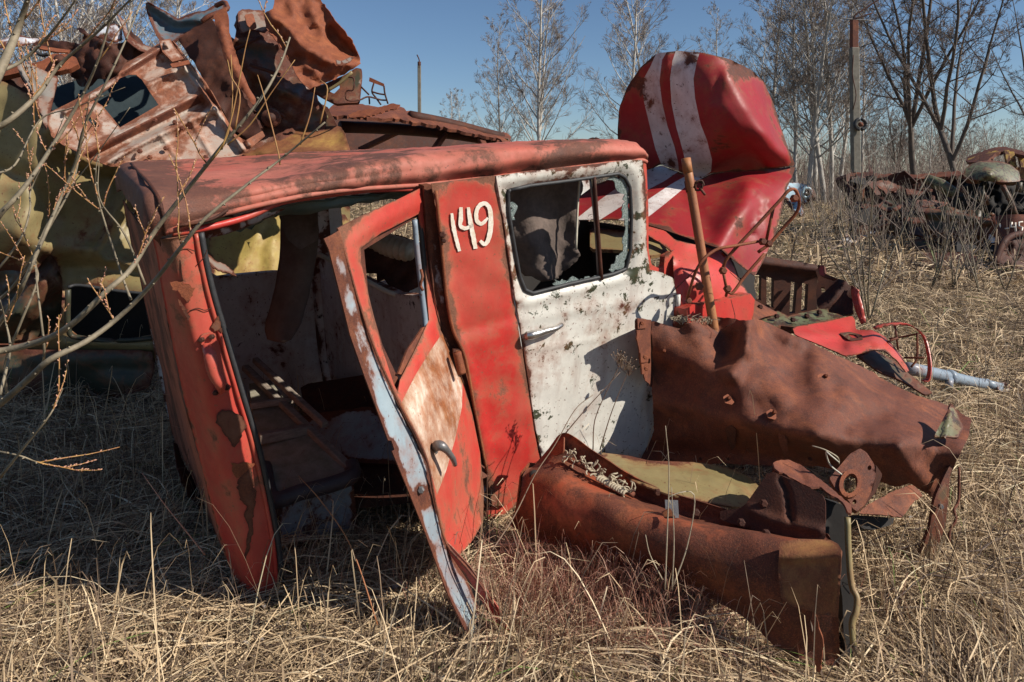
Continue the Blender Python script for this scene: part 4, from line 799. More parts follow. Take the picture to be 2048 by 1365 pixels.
panel('wheel_arch', [(1710, 709), (1750, 700), (1790, 722), (1816, 746), (1866, 786), (1850, 790), (1800, 760), (1760, 745)], [(1710, 709, 3.95), (1790, 722, 4.0), (1866, 786, 3.8)], M['olive_dark'], truck, t=.01)
ring = [(1748, 658, 4.0), (1770, 651, 4.0), (1804, 649, 4.0), (1825, 655, 3.95), (1845, 672, 3.9), (1854, 700, 3.85), (1858, 730, 3.8), (1855, 757, 3.78), (1846, 762, 3.78)]
hg = grid('headlight_guard', [[(q[0]-3, q[1]-2, q[2]), (q[0]+4, q[1]+2, q[2]-.03)] for q in ring], M['red_clean'], truck, 4, 2, .006, edge=.004)
for pts in ([(1790, 652, 4.0), (1796, 700, 3.98)], [(1834, 666, 3.92), (1834, 715, 3.9), (1822, 735, 3.9)], [(1778, 678, 4.0), (1804, 674, 3.98), (1840, 667, 3.92)], [(1808, 716, 3.95), (1848, 716, 3.85)], [(1760, 690, 4.0), (1796, 676, 3.98)]): tube('guard_bar', pts, .006, M['rust'], hg, 5)
# mirror bracket
mr = tube('mirror_bracket', [(1445, 538, 3.35), (1458, 512, 3.33), (1515, 450, 3.33), (1562, 399, 3.33), (1577, 382, 3.33), (1590, 380, 3.34), (1598, 400, 3.36), (1594, 424, 3.38), (1565, 458, 3.4), (1540, 487, 3.4), (1516, 505, 3.4)], .0085, M['rust_bright'], truck, 8)
for pts in ([(1374, 598, 3.3), (1396, 534, 3.22), (1430, 501, 3.25), (1470, 492, 3.28), (1519, 483, 3.38)], [(1529, 508, 3.4), (1490, 553, 3.38), (1467, 584, 3.36), (1458, 586, 3.36), (1453, 578, 3.36)], [(1547, 415, 3.36), (1532, 484, 3.4)], [(1446, 542, 3.34), (1453, 578, 3.34)], [(1455, 580, 3.34), (1452, 592, 3.4)]):
    tube('bracket_rod', pts, .0075, M['rust_bright'], mr, 6)
for q in ((1445, 542, 3.30), (1454, 578, 3.3), (1524, 484, 3.36), (1536, 488, 3.36), (1587, 398, 3.33)): bolt('clamp_nut', q, .019, M['rust'], mr, h=.03)
bolt('bracket_foot', (1377, 602, 3.3), .016, M['rust'], mr); bolt('bracket_foot', (1398, 573, 3.34), .022, M['rust'], mr)
for pts in ([(1330, 598, 3.3), (1370, 560, 3.25), (1396, 534, 3.2)], [(1460, 545, 3.34), (1482, 565, 3.4)], [(1462, 600, 3.36), (1470, 640, 3.3), (1450, 655, 3.3)]): tube('loose_wire', pts, .0018, M['rust_dark'], mr, 4)
# orange pipe leaning against the cab
pp = thing('orange_pipe', 'upright rusty orange pipe with a wire clamp leaning beside the white door', 'pipe', (1.0, 3.45, 0))
tube('pipe_body', [(1372, 318, 3.50), (1397, 470, 3.46), (1424, 632, 3.42), (1435, 700, 3.40)], .023, M['orange'], pp, 14, 3)
tube('pipe_collar', [(1379.5, 362, 3.50), (1383, 384, 3.49)], .029, M['rust'], pp, 12)
tube('pipe_collar', [(1371.6, 317, 3.50), (1376, 346, 3.49)], .0245, M['orange'], pp, 14)
tube('wire_clamp', [(1388, 376, 3.45), (1396, 364, 3.43), (1405, 368, 3.42), (1402, 379, 3.42), (1392, 380, 3.43), (1391, 366, 3.42), (1403, 362, 3.42), (1408, 372, 3.42)], .006, M['rust_dark'], pp, 6)
tube('clamp_pin', [(1398, 374, 3.43), (1410, 390, 3.40)], .007, M['rust'], pp, 8)
# ================================================================= rusted fender sheet lying against the white door
fs = thing('rusted_fender', 'large crumpled brown rusted fender sheet propped against the white door', 'fender', (1.3, 2.8, .2))
FD = inv_depth([(1303, 642, 3.36), (1310, 740, 3.38), (1330, 800, 3.37), (1305, 865, 3.43), (1360, 815, 3.30), (1400, 820, 3.18), (1380, 645, 3.36), (1420, 634, 3.38), (1580, 668, 3.44), (1760, 755, 3.52), (1905, 815, 3.40), (1480, 838, 2.98), (1640, 872, 2.76), (1800, 888, 2.76), (1925, 890, 2.86), (1275, 932, 3.42), (1360, 930, 3.32), (1450, 927, 3.12), (1632, 932, 2.92), (1757, 962, 2.84), (1870, 990, 2.84), (1700, 800, 3.02), (1500, 740, 3.10)], 1.5)
panel('sheet_flange', [(1271, 637), (1285, 638), (1304, 641), (1307, 690), (1308, 740), (1304, 776), (1290, 760), (1283, 735), (1276, 690)], [(1271, 637, 3.08), (1283, 735, 3.22), (1304, 641, 3.36), (1308, 745, 3.38)], M['rust'], fs, t=.005, res=7, jag=.6)
fo = [(1302, 641), (1325, 648), (1345, 655), (1362, 656), (1378, 646), (1395, 637), (1420, 634), (1460, 637), (1490, 642), (1512, 638), (1535, 645), (1580, 668), (1620, 684), (1660, 706), (1700, 722), (1740, 742), (1775, 764), (1830, 790), (1870, 802), (1900, 812), (1925, 828), (1942, 837), (1938, 872), (1912, 925), (1895, 965), (1872, 1002), (1850, 985), (1820, 968), (1790, 975), (1757, 962), (1720, 955), (1680, 942), (1632, 932), (1548, 932), (1447, 927), (1360, 930), (1274, 932), (1286, 910), (1300, 885), (1308, 860), (1306, 800), (1303, 774), (1306, 735), (1305, 690)]
panel('sheet', fo, FD, M['rust'], fs, res=9, t=.005, jag=.7, edge=14, crumple=(.018, 115, 4), rough=.003,
      ridges=[([(1498, 645), (1494, 690), (1462, 745)], .13, 28, 'v'), ([(1432, 648), (1450, 690), (1466, 715)], -.11, 26), ([(1535, 660), (1560, 705), (1600, 722)], -.11, 28), ([(1510, 700), (1640, 740), (1760, 800)], .05, 34, 'v'), ([(1570, 750), (1610, 790)], -.05, 26), ([(1380, 650), (1420, 665), (1500, 648), (1600, 690)], .03, 14, 'v'), ([(1300, 690), (1420, 740), (1560, 800)], .02, 30, 'v'), ([(1690, 850), (1760, 830)], -.04, 22), ([(1500, 690), (1510, 700)], -.04, 7),
              ([(1300, 800), (1480, 838), (1640, 876), (1810, 888), (1920, 905)], .05, 24), ([(1300, 905), (1500, 905), (1640, 915)], -.05, 24), ([(1330, 640), (1362, 665)], -.03, 14), ([(1800, 905), (1840, 950), (1866, 985)], .03, 14), ([(1830, 925), (1845, 912), (1852, 900)], -.02, 5), ([(1700, 780), (1850, 850)], .02, 20)],
      rust=[(1560, 740, 60, .2)])
panel('sheet_lip', [(1304, 772), (1336, 776), (1338, 800), (1333, 830), (1312, 880), (1300, 890), (1308, 858)], off(FD, .05), M['rust_bright'], fs, t=.004, res=8, jag=.8)
panel('sheet_flap', [(1715, 1027), (1740, 1008), (1780, 985), (1825, 968), (1845, 990), (1822, 1010), (1805, 1036), (1770, 1030)], [(1715, 1027, 2.55), (1825, 968, 2.78), (1805, 1036, 2.6)], M['rust'], fs, t=.005, res=8, jag=1, crumple=(.006, 60, 2))
panel('corner_gusset', [(1904, 806), (1916, 828), (1928, 856), (1917, 876), (1890, 874), (1868, 874), (1884, 842)], [(1904, 806, 3.0), (1928, 856, 2.86), (1868, 874, 2.76)], M['camo'], fs, t=.008, res=7, ridges=[([(1904, 806), (1890, 874)], .04, 5)])
for (x, y) in ((1548, 825), (1650, 753), (1458, 797), (1328, 703)): bolt('stud', (x, y, float(FD(x, y))-.035), .009, M['rust_bright'], fs, (-.2, -1, .4), .035)
for i, (x, y) in enumerate(((1460, 800), (1546, 830), (1648, 758))):
    d = float(FD(x, y))-.03; panel('clip_tab', [(x-14, y-6), (x-4, y-12), (x+14, y-2), (x+4, y+10), (x-10, y+6)], [(x-14, y-6, d), (x+14, y-2, d+.01), (x+4, y+10, d-.03)], M['rust_bright'], fs, t=.003, res=5, base=None)
for (x, y) in ((1284, 647), (1290, 715), (1292, 738)): panel('edge_plate', [(x-9, y-9), (x+9, y-8), (x+10, y+10), (x-8, y+11)], inv_depth([(1271, 637, 3.05), (1283, 735, 3.19), (1304, 641, 3.33)]), M['rust'], fs, t=.006, res=5, ch=0); bolt('stud', (x, y, 3.12), .010, M['rust_bright'], fs)
panel('bracket_tab', [(1449, 858), (1462, 850), (1472, 860), (1470, 895), (1462, 902), (1455, 880)], off(FD, -.04), M['rust_dark'], fs, t=.006, res=6)
panel('bracket_tab', [(1556, 870), (1566, 866), (1574, 880), (1576, 905), (1570, 915), (1560, 892)], off(FD, -.05), M['rust'], fs, t=.006, res=6)
for x in (1330, 1400, 1455, 1620): bolt('stud', (x, 918, float(FD(x, 918))-.01), .008, M['rust_dark'], fs)
# olive inner fender lying behind the beam
ob = panel('olive_fender', [(1200, 905), (1260, 912), (1300, 922), (1400, 925), (1460, 936), (1500, 955), (1520, 975), (1515, 1000), (1500, 1018), (1440, 1010), (1340, 990), (1270, 965), (1225, 940)], [(1200, 905, 3.02), (1460, 936, 2.95), (1520, 985, 2.75), (1270, 965, 2.68), (1440, 1012, 2.55)], M['olive'], None, res=9, t=.006, base=(.9, 2.8, .3),
     ridges=[([(1240, 935), (1400, 950), (1480, 975), (1500, 1005)], .03, 7), ([(1260, 925), (1420, 938), (1500, 965)], -.03, 6)], rust=[(1400, 950, 30, .2)])
tag(ob, 'olive green pressed fender panel wedged between the rusted sill and fender sheet', 'panel')
# ================================================================= foreground sill beam
sb = thing('sill_beam', 'heavy rusted red sill beam lying in the grass in the foreground', 'beam', (.6, 2.5, 0))
br = [[(1100, 897, 2.95), (1072, 927, 2.92), (1048, 947, 2.84), (1040, 994, 2.80), (1018, 1050, 2.88)],
      [(1130, 866, 2.86), (1112, 917, 2.85), (1105, 962, 2.70), (1092, 1025, 2.65), (1075, 1078, 2.74)],
      [(1190, 904, 2.80), (1180, 945, 2.79), (1170, 982, 2.60), (1158, 1045, 2.55), (1145, 1100, 2.64)],
      [(1262, 950, 2.72), (1253, 985, 2.72), (1240, 1010, 2.50), (1230, 1068, 2.45), (1215, 1122, 2.55)],
      [(1330, 982, 2.62), (1325, 1015, 2.61), (1310, 1032, 2.43), (1300, 1092, 2.38), (1285, 1142, 2.48)],
      [(1400, 1003, 2.53), (1395, 1040, 2.52), (1378, 1050, 2.36), (1370, 1118, 2.31), (1355, 1165, 2.40)],
      [(1500, 1035, 2.42), (1500, 1060, 2.40), (1488, 1070, 2.27), (1486, 1150, 2.21), (1478, 1228, 2.26)],
      [(1590, 1060, 2.34), (1592, 1076, 2.31), (1584, 1090, 2.19), (1580, 1185, 2.13), (1570, 1305, 2.16)],
      [(1655, 1068, 2.29), (1664, 1082, 2.27), (1672, 1098, 2.15), (1676, 1200, 2.09), (1680, 1338, 2.12)]]
grid('beam_body', br, M['rust_red'], sb, 7, 5, .006, crumple=(.005, .3, 3), edge=.015, rust=[(1080, 1060, 60, .25), (1250, 1110, 80, .3), (1400, 1140, 80, .3), (1500, 1120, 50, .5), (1560, 1180, 50, .4), (1230, 1000, 40, .25), (1330, 1090, 60, .2), (1600, 1280, 70, .5)])
hole = P(1070, 952, 2.80)
tube('hole_ring', [(1068, 952, 2.815), (1069, 951, 2.80)], [.022, .021], M['black'], sb, 14); 
panel('end_cap', [(1042, 948), (1060, 926), (1076, 928), (1060, 940), (1046, 975), (1045, 1000), (1040, 1030), (1030, 1045), (1036, 1000)], [(1042, 948, 2.84), (1076, 928, 2.95), (1040, 1030, 2.86)], M['rust_bright'], sb, t=.006, res=7)
panel('end_flap', [(1098, 905), (1112, 893), (1128, 872), (1127, 905), (1110, 912)], [(1098, 905, 2.88), (1128, 872, 2.85), (1110, 912, 2.84)], M['rust_bright'], sb, t=.006, res=6)
panel('overlap_plate', [(1560, 1084), (1600, 1078), (1660, 1080), (1676, 1088), (1683, 1100), (1681, 1160), (1676, 1236), (1640, 1228), (1585, 1213), (1562, 1196), (1556, 1140)], [(1560, 1084, 2.17), (1676, 1086, 2.12), (1683, 1105, 2.07), (1676, 1236, 2.05), (1562, 1196, 2.11)], M['rust_yellow'], sb, res=7, t=.006, edge=8, ch=0, ridges=[([(1560, 1112), (1680, 1110)], .02, 14)], rust=[(1640, 1180, 50, .3), (1600, 1090, 40, .2)])
panel('upright_plate', [(1440, 1022), (1480, 1017), (1492, 1008), (1515, 975), (1534, 948), (1548, 944), (1563, 952), (1622, 977), (1645, 990), (1651, 1005), (1651, 1082), (1600, 1080), (1520, 1066), (1440, 1040)], [(1440, 1022, 2.47), (1534, 948, 2.44), (1651, 1005, 2.30), (1600, 1080, 2.29)], M['rust_dark'], sb, res=8, t=.008, edge=8, ridges=[([(1562, 955), (1575, 990), (1582, 1045)], -.02, 4), ([(1500, 1020), (1545, 1040), (1640, 1060)], .015, 8)], rust=[(1530, 1000, 40, .1)])
for q in ((1527, 1007, 2.40), (1482, 1045, 2.38), (1532, 1067, 2.30), (1345, 1010, 2.6), (1392, 1025, 2.5), (1315, 985, 2.62)): bolt('beam_bolt', q, .014, M['rust_dark'], sb)
panel('curled_strap', [(1545, 925), (1560, 921), (1578, 920), (1597, 927), (1615, 940), (1635, 955), (1655, 971), (1680, 992), (1703, 1011), (1704, 1028), (1696, 1025), (1684, 1002), (1662, 990), (1640, 974), (1622, 976), (1600, 965), (1575, 952), (1550, 938)], [(1545, 925, 2.50), (1578, 920, 2.60), (1655, 971, 2.42), (1703, 1011, 2.32), (1600, 965, 2.40)], M['rust'], sb, res=7, t=.007, jag=.6, edge=7, ridges=[([(1590, 925), (1610, 965)], -.02, 4)], crumple=(.006, 50, 4))
panel('strap_edge', [(1546, 932), (1575, 950), (1600, 964), (1622, 975), (1618, 984), (1590, 972), (1560, 955), (1545, 943)], [(1546, 932, 2.49), (1622, 975, 2.38), (1590, 972, 2.40)], M['rust_bright'], sb, t=.005, res=6, jag=.8)
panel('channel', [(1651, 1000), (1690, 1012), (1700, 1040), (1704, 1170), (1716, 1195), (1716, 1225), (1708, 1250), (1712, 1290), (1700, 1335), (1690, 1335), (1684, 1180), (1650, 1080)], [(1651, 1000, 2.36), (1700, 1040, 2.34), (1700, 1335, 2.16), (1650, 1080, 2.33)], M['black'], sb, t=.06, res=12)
tube('channel_edge', [(1695, 1035, 2.31), (1697, 1100, 2.28), (1703, 1170, 2.24), (1714, 1196, 2.22), (1712, 1225, 2.20), (1704, 1248, 2.19), (1707, 1290, 2.17)], .0105, M['olive'], sb, 8)
panel('torn_strip', [(1623, 1223), (1630, 1226), (1640, 1260), (1647, 1290), (1640, 1345), (1632, 1345), (1626, 1290)], [(1623, 1223, 2.08), (1647, 1290, 2.05), (1632, 1345, 2.05)], M['rust_bright'], sb, t=.01, res=6, jag=1)
tag(panel('clip', [(1330, 1000), (1356, 1001), (1358, 1036), (1345, 1037), (1331, 1020)], [(1330, 1000, 2.43), (1356, 1001, 2.43), (1345, 1037, 2.41)], M['castmetal'], sb, t=.003, res=8, ch=0, base=None), None, None)
panel('clip_base', [(1322, 1024), (1340, 1016), (1350, 1034), (1328, 1036)], [(1322, 1024, 2.41), (1340, 1016, 2.4), (1328, 1036, 2.38)], M['orange'], sb, t=.005, res=8)
# wiring strip on the beam
wr = thing('wiring_strip', 'tangle of faded cut wires on a terminal strip lying on the rusted beam', 'wiring', tuple(P(1200, 940, 2.7)))
tube('terminal_strip', [(1133, 917, 2.80), (1170, 935, 2.75), (1220, 965, 2.68), (1268, 991, 2.62)], .011, M['rust'], wr, 6)
r_ = random.Random(5); mb = MB()
for i in range(46):
    t = r_.random(); a = P(1133+135*t, 912+74*t, 2.79-.17*t); q = [a]
    dv = np.array([r_.uniform(-1, 1), r_.uniform(-1, .6), r_.uniform(-.1, 1)]); dv /= np.linalg.norm(dv)
    for k in range(4): q.append(q[-1]+dv*r_.uniform(.008, .016)); dv = dv+np.array([r_.uniform(-.8, .8) for _ in range(3)]); dv /= np.linalg.norm(dv)
    mb.tube(cr(np.array(q), 3), r_.choice([.0025, .0035, .004]), 5)
mb.build('wire_bundle', M['wire'], wr)
for i in range(12):
    t = .55+.42*i/12; a = P(1133+135*t, 914+74*t, 2.775-.165*t); tube('wire_end', [a, a+np.array([-.02, -.012, .006]), a+np.array([-.03, -.02, -.004])], .006, M['wire'], wr, 6, 3, world=True)
# bearing plate with a round hole
bp = thing('bearing_plate', 'rusted triangular bracket plate with a flanged round hole', 'bracket', tuple(P(1705, 990, 2.5)))
BP = inv_depth([(1659, 956, 2.50), (1721, 898, 2.58), (1761, 949, 2.50), (1712, 1022, 2.40)])
circ = lambda cx, cy, rx, ry, n=18, a=.25: [(cx+rx*math.cos(t)*math.cos(a)-ry*math.sin(t)*math.sin(a), cy+rx*math.cos(t)*math.sin(a)+ry*math.sin(t)*math.cos(a)) for t in [k*2*math.pi/n for k in range(n)]]
panel('plate', [(1659, 957), (1668, 946), (1700, 908), (1720, 897), (1733, 905), (1748, 928), (1752, 950), (1742, 985), (1730, 1010), (1714, 1023), (1706, 1018), (1698, 1002), (1672, 980)], BP, M['rust'], bp, res=6, t=.02, holes=[circ(1701, 967, 14, 20), circ(1739, 936, 4, 5), circ(1709, 1004, 4, 5)], edge=5)
panel('flange', circ(1701, 967, 22, 29), off(BP, -.012), M['rust_bright'], bp, res=5, t=.014, holes=[circ(1701, 967, 14, 20)], ch=0, edge=4)
panel('plate_side', [(1752, 930), (1765, 950), (1752, 985), (1722, 1022), (1714, 1023), (1744, 985), (1752, 950)], [(1752, 930, 2.54), (1765, 950, 2.6), (1714, 1023, 2.42)], M['rust_dark'], bp, t=.008, res=7)
tube('bracket_wire', [(1684, 950, 2.5), (1660, 930, 2.5), (1652, 905, 2.48), (1662, 912, 2.47), (1678, 925, 2.49)], .003, M['ivory'], bp, 5); tube('bracket_wire', [(1624, 892, 2.5), (1650, 900, 2.48), (1675, 915, 2.48), (1678, 928, 2.5)], .0025, M['wire'], bp, 5)
# curved strut on the right
stt = thing('curved_strut', 'dark curved steel strut standing in the grass at the right end of the rusted fender', 'strut', (1.62, 2.72, 0))
panel('strut', [(1925, 884), (1912, 925), (1900, 950), (1896, 1007), (1890, 1055), (1876, 1092), (1862, 1128), (1838, 1128), (1842, 1102), (1860, 1055), (1868, 1004), (1874, 985), (1890, 950)], [(1925, 884, 2.84), (1868, 1004, 2.72), (1896, 1007, 2.74), (1862, 1128, 2.72)], M['olive_dark'], stt, t=.012, res=8, rust=[(1870, 1050, 40, .4)])
tube('strut_rod', [(1918, 935, 2.8), (1917, 1000, 2.78), (1908, 1020, 2.76), (1912, 1040, 2.75), (1900, 1060, 2.74), (1898, 1085, 2.73)], .005, M['rust'], stt, 6)
bolt('strut_bolt', (1881, 1013, 2.71), .010, M['castmetal'], stt)
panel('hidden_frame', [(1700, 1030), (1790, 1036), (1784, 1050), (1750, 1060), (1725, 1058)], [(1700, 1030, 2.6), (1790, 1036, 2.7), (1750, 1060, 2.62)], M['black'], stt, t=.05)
# grey tube on the grass
gt = thing('grey_tube', 'grey painted metal tube with an eye end lying on the grass', 'tube', (3.2, 4.9, 0))
tube('tube_body', [(1815, 737, 4.55), (1880, 750, 4.7), (1950, 766, 4.85), (1975, 769, 4.9)], [.042, .041, .039, .038], M['grey_blue'], gt, 12)
tube('tube_collar', [(1896, 753, 4.73), (1905, 755, 4.75)], .048, M['grey_blue'], gt, 12); tube('tube_stub', [(1899, 758, 4.70), (1897, 775, 4.66)], .026, M['grey_blue'], gt, 8)
tube('tube_end', [(1970, 768, 4.88), (2000, 773, 4.95)], [.036, .026], M['grey_blue'], gt, 10)
panel('eye_plate', circ(2008, 775, 13, 10, 16, .15), [(2008, 775, 4.93), (2018, 777, 4.96), (2008, 765, 4.97)], M['grey_blue'], gt, t=.03, res=6, holes=[circ(2011, 775, 4, 3, 10)], ch=0)

# ================================================================= scrap pile at left
def scrap(name, lab, cat, outline, dep, mat, base, **k):
    o = panel(name, outline, dep, mat, None, base=base, **k); tag(o, lab, cat); return o
ow = thing('olive_wreck', 'overturned olive green truck cab crushed at the left under the pile', 'truck wreck', (-2.6, 4.9, 0))
OD = inv_depth([(0, 300, 4.3), (110, 320, 4.4), (230, 345, 4.9), (300, 500, 5.0), (430, 440, 5.2), (560, 540, 5.2), (0, 550, 4.35), (150, 520, 4.7), (300, 560, 4.75), (0, 750, 4.9), (280, 770, 4.9)])
panel('body_side', [(-120, 170), (0, 160), (60, 190), (88, 225), (100, 262), (130, 290), (190, 322), (240, 335), (400, 360), (700, 400), (700, 560), (560, 600), (420, 600), (330, 640), (310, 720), (300, 772), (250, 778), (150, 770), (60, 778), (0, 780), (-120, 790)], OD, M['olive'], ow, res=9, t=.01,
      holes=[[(-60, 552), (20, 540), (66, 548), (100, 508), (112, 520), (126, 560), (122, 640), (100, 668), (40, 690), (-60, 690)], [(136, 575), (160, 572), (240, 585), (310, 590), (310, 670), (240, 680), (160, 674), (138, 660)]], crumple=(.010, 170, 6), rough=.002,
      ridges=[([(100, 500), (140, 496), (260, 520), (420, 560)], .07, 15), ([(115, 530), (270, 548), (420, 590)], -.05, 12), ([(190, 500), (235, 430), (262, 340)], .05, 13), ([(215, 500), (262, 430), (285, 340)], -.03, 10), ([(40, 470), (70, 500), (60, 540)], .12, 40), ([(0, 560), (100, 540), (130, 560)], -.15, 45), ([(100, 260), (130, 300), (190, 330), (300, 345)], .09, 12), ([(110, 320), (200, 355), (300, 370)], -.08, 16), ([(130, 685), (300, 692)], .05, 8), ([(60, 200), (75, 300), (60, 420)], .08, 35), ([(150, 496), (190, 500), (222, 430), (250, 345)], .035, 5, 'v'), ([(215, 505), (232, 470), (265, 452), (300, 380)], .035, 5, 'v'), ([(100, 512), (140, 506), (260, 530), (420, 572)], .03, 6, 'v'), ([(0, 340), (60, 360), (110, 430)], -.05, 16), ([(95, 300), (150, 345), (240, 372)], .03, 5, 'v')],
      rust=[(222, 455, 14, .8), (205, 480, 20, .5), (90, 430, 30, .25), (30, 500, 30, .35), (125, 600, 12, .3), (110, 300, 14, .3), (110, 360, 12, .3)])
panel('fender_bulge', [(-60, 500), (20, 490), (90, 490), (125, 530), (140, 600), (140, 650), (100, 700), (20, 710), (-60, 710)], [(-60, 540, 4.9), (60, 600, 4.75), (120, 650, 5.1), (20, 700, 4.9)], M['olive_dark'], ow, t=.02, res=12, crumple=(.06, 70, 3), ridges=[([(20, 640), (70, 600), (90, 560)], .12, 22)])  # dark olive paints in the shade on this recessed cab side
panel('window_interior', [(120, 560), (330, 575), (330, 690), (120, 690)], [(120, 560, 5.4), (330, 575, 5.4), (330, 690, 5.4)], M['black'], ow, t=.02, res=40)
tube('window_rubber', [(x, y, float(OD(x, y))-.02) for x, y in [(136, 575), (160, 571), (240, 583), (320, 590)]], .012, M['rubber'], ow, 6); tube('window_rubber', [(x, y, float(OD(x, y))-.03) for x, y in [(136, 580), (137, 660), (160, 676), (240, 682), (310, 676)]], .018, M['olive_dark'], ow, 6)
panel('door_skin', [(418, 432), (520, 425), (600, 425), (700, 430), (700, 600), (560, 575), (420, 585)], off(OD, -.12), M['olive_yellow'], ow, res=14, t=.01, ridges=[([(520, 420), (515, 480), (485, 540)], .05, 8), ([(545, 560), (540, 490), (556, 462), (600, 460)], .05, 8), ([(430, 455), (475, 440), (505, 450), (508, 490)], .03, 6)], rust=[(500, 430, 20, .3)])
panel('lower_body', [(-100, 690), (60, 700), (300, 700), (306, 740), (296, 778), (240, 795), (120, 800), (-100, 810)], [(-100, 690, 4.7), (300, 700, 4.75), (120, 800, 4.7)], M['olive_dark'], ow, res=16, t=.02, crumple=(.04, 160, 4), ridges=[([(60, 720), (300, 715)], .05, 8)])  # darker olive than the body side, the shadow here is put into the colour
# ribbed rusty cargo panel with a rectangular hole
rp = thing('ribbed_panel', 'ribbed rusty steel panel with rectangular window hole and flaking grey paint on the pile', 'panel', (-2.6, 4.6, 1.4))
RP = inv_depth([(100, 240, 4.25), (330, 90, 4.75), (500, 260, 4.6), (200, 330, 4.2), (440, 325, 4.4)])
def L2(a, b): return [a, b]
panel('panel_skin', [(94, 245), (100, 225), (150, 200), (185, 182), (236, 150), (250, 128), (290, 105), (325, 82), (345, 82), (363, 103), (388, 135), (412, 165), (440, 215), (470, 268), (490, 282), (525, 262), (530, 272), (500, 298), (472, 320), (400, 326), (320, 330), (222, 334), (190, 322), (163, 308), (125, 290), (103, 273)], RP, [M['rust_paint'], M['rust']], rp, res=4.5, t=.006, edge=9, ch=0,
      holes=[[(186, 200), (215, 180), (240, 157), (258, 150), (272, 150), (284, 160), (300, 185), (317, 210), (280, 232), (240, 255), (225, 236), (205, 212)], [(168, 232), (175, 229), (199, 252), (192, 258)]],
      ridges=[([(236, 148), (330, 92)], .06, 7), ([(130, 225), (236, 160)], .05, 6), ([(280, 150), (352, 112)], -.03, 6), ([(295, 172), (370, 132)], .04, 6), ([(305, 190), (378, 150)], -.03, 6), ([(165, 308), (250, 265), (395, 190)], .06, 7), ([(175, 322), (260, 280), (405, 208)], -.05, 6), ([(205, 330), (290, 284), (440, 213)], .06, 6), ([(240, 333), (450, 225)], -.03, 5),
              ([(328, 84), (380, 150), (435, 225), (486, 298)], .07, 5), ([(345, 84), (395, 150), (452, 225), (500, 290)], .06, 5), ([(336, 84), (388, 150), (444, 225)], -.05, 4), ([(380, 240), (430, 322)], .02, 4), ([(320, 270), (360, 325)], .015, 3)],
      rust=[(300, 100, 26, .4), (160, 205, 30, .4), (340, 175, 30, .15), (270, 245, 30, .3), (140, 245, 14, .3), (500, 270, 20, .3), (300, 260, 90, -.05)], regions=[([(165, 306), (395, 191), (403, 205), (175, 319)], 1), ([(240, 148), (328, 92), (334, 100), (246, 158)], 1)])
panel('cross_brace', [(318, 82), (340, 78), (348, 92), (368, 118), (345, 124), (325, 104)], off(RP, -.07), M['rust_paint'], rp, t=.02, res=6, ch=0)
panel('bent_tab', [(340, 128), (362, 124), (378, 120), (380, 128), (345, 136)], off(RP, -.14), M['rust_bright'], rp, t=.008, res=6)
for q in ((366, 257), (332, 297), (280, 303), (300, 315), (412, 315), (235, 317), (310, 241), (350, 245)): bolt('rivet', (q[0], q[1], float(RP(*q))-.03), .016, M['rust'], rp)
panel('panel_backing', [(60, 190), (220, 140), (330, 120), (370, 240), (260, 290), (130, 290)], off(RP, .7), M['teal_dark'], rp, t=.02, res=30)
# chassis part, dark
cp = thing('crushed_chassis', 'dark oily upturned chassis section in the middle of the scrap pile', 'wreck', (-1.9, 5.0, 1.6))
CP = inv_depth([(470, 60, 5.05), (600, 100, 5.25), (650, 230, 5.0), (500, 290, 4.75), (430, 200, 4.85)])
panel('chassis_pan', [(476, 22), (486, 19), (530, 22), (540, 60), (560, 80), (600, 150), (625, 178), (640, 205), (655, 232), (650, 262), (690, 300), (700, 330), (500, 335), (480, 290), (440, 220), (420, 170), (440, 110), (470, 80)], CP, M['dark_mech'], cp, res=10, t=.05, crumple=(.03, 70, 3), ridges=[([(470, 80), (560, 90)], .06, 8), ([(490, 130), (600, 200), (640, 215)], .07, 12), ([(520, 170), (540, 230), (600, 260)], -.08, 16), ([(560, 180), (590, 190), (600, 170)], .08, 8)], jag=1)
panel('chassis_bracket', [(476, 24), (484, 19), (530, 22), (536, 60), (530, 66), (505, 60), (482, 68), (476, 45)], off(CP, -.1), M['grey_sheet'], cp, t=.01, res=8)
panel('chassis_bracket', [(489, 30), (506, 27), (514, 55), (504, 60), (494, 50)], off(CP, -.17), M['rust_bright'], cp, t=.01, res=7)
tube('axle_boss', [(543, 236, 4.85), (541, 236, 4.68)], [.075, .06], M['dark_mech'], cp, 14); tube('axle_boss', [(541, 236, 4.70), (541, 236, 4.66)], .035, M['rust_dark'], cp, 12)
for pts in ([(580, 110, 4.95), (600, 140, 4.9), (603, 160, 4.9)], [(500, 130, 4.8), (560, 150, 4.8)], [(515, 200, 4.75), (570, 235, 4.8)], [(470, 100, 4.9), (520, 75, 4.95)]): tube('chassis_pipe', pts, .014, M['rust_dark'], cp, 6)
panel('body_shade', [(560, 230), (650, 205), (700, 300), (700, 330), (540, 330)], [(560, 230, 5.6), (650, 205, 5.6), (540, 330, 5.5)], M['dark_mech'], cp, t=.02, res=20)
tube('body_edge', [(622, 190, 5.2), (640, 215, 5.3), (652, 236, 5.4)], .02, M['olive'], cp, 6)
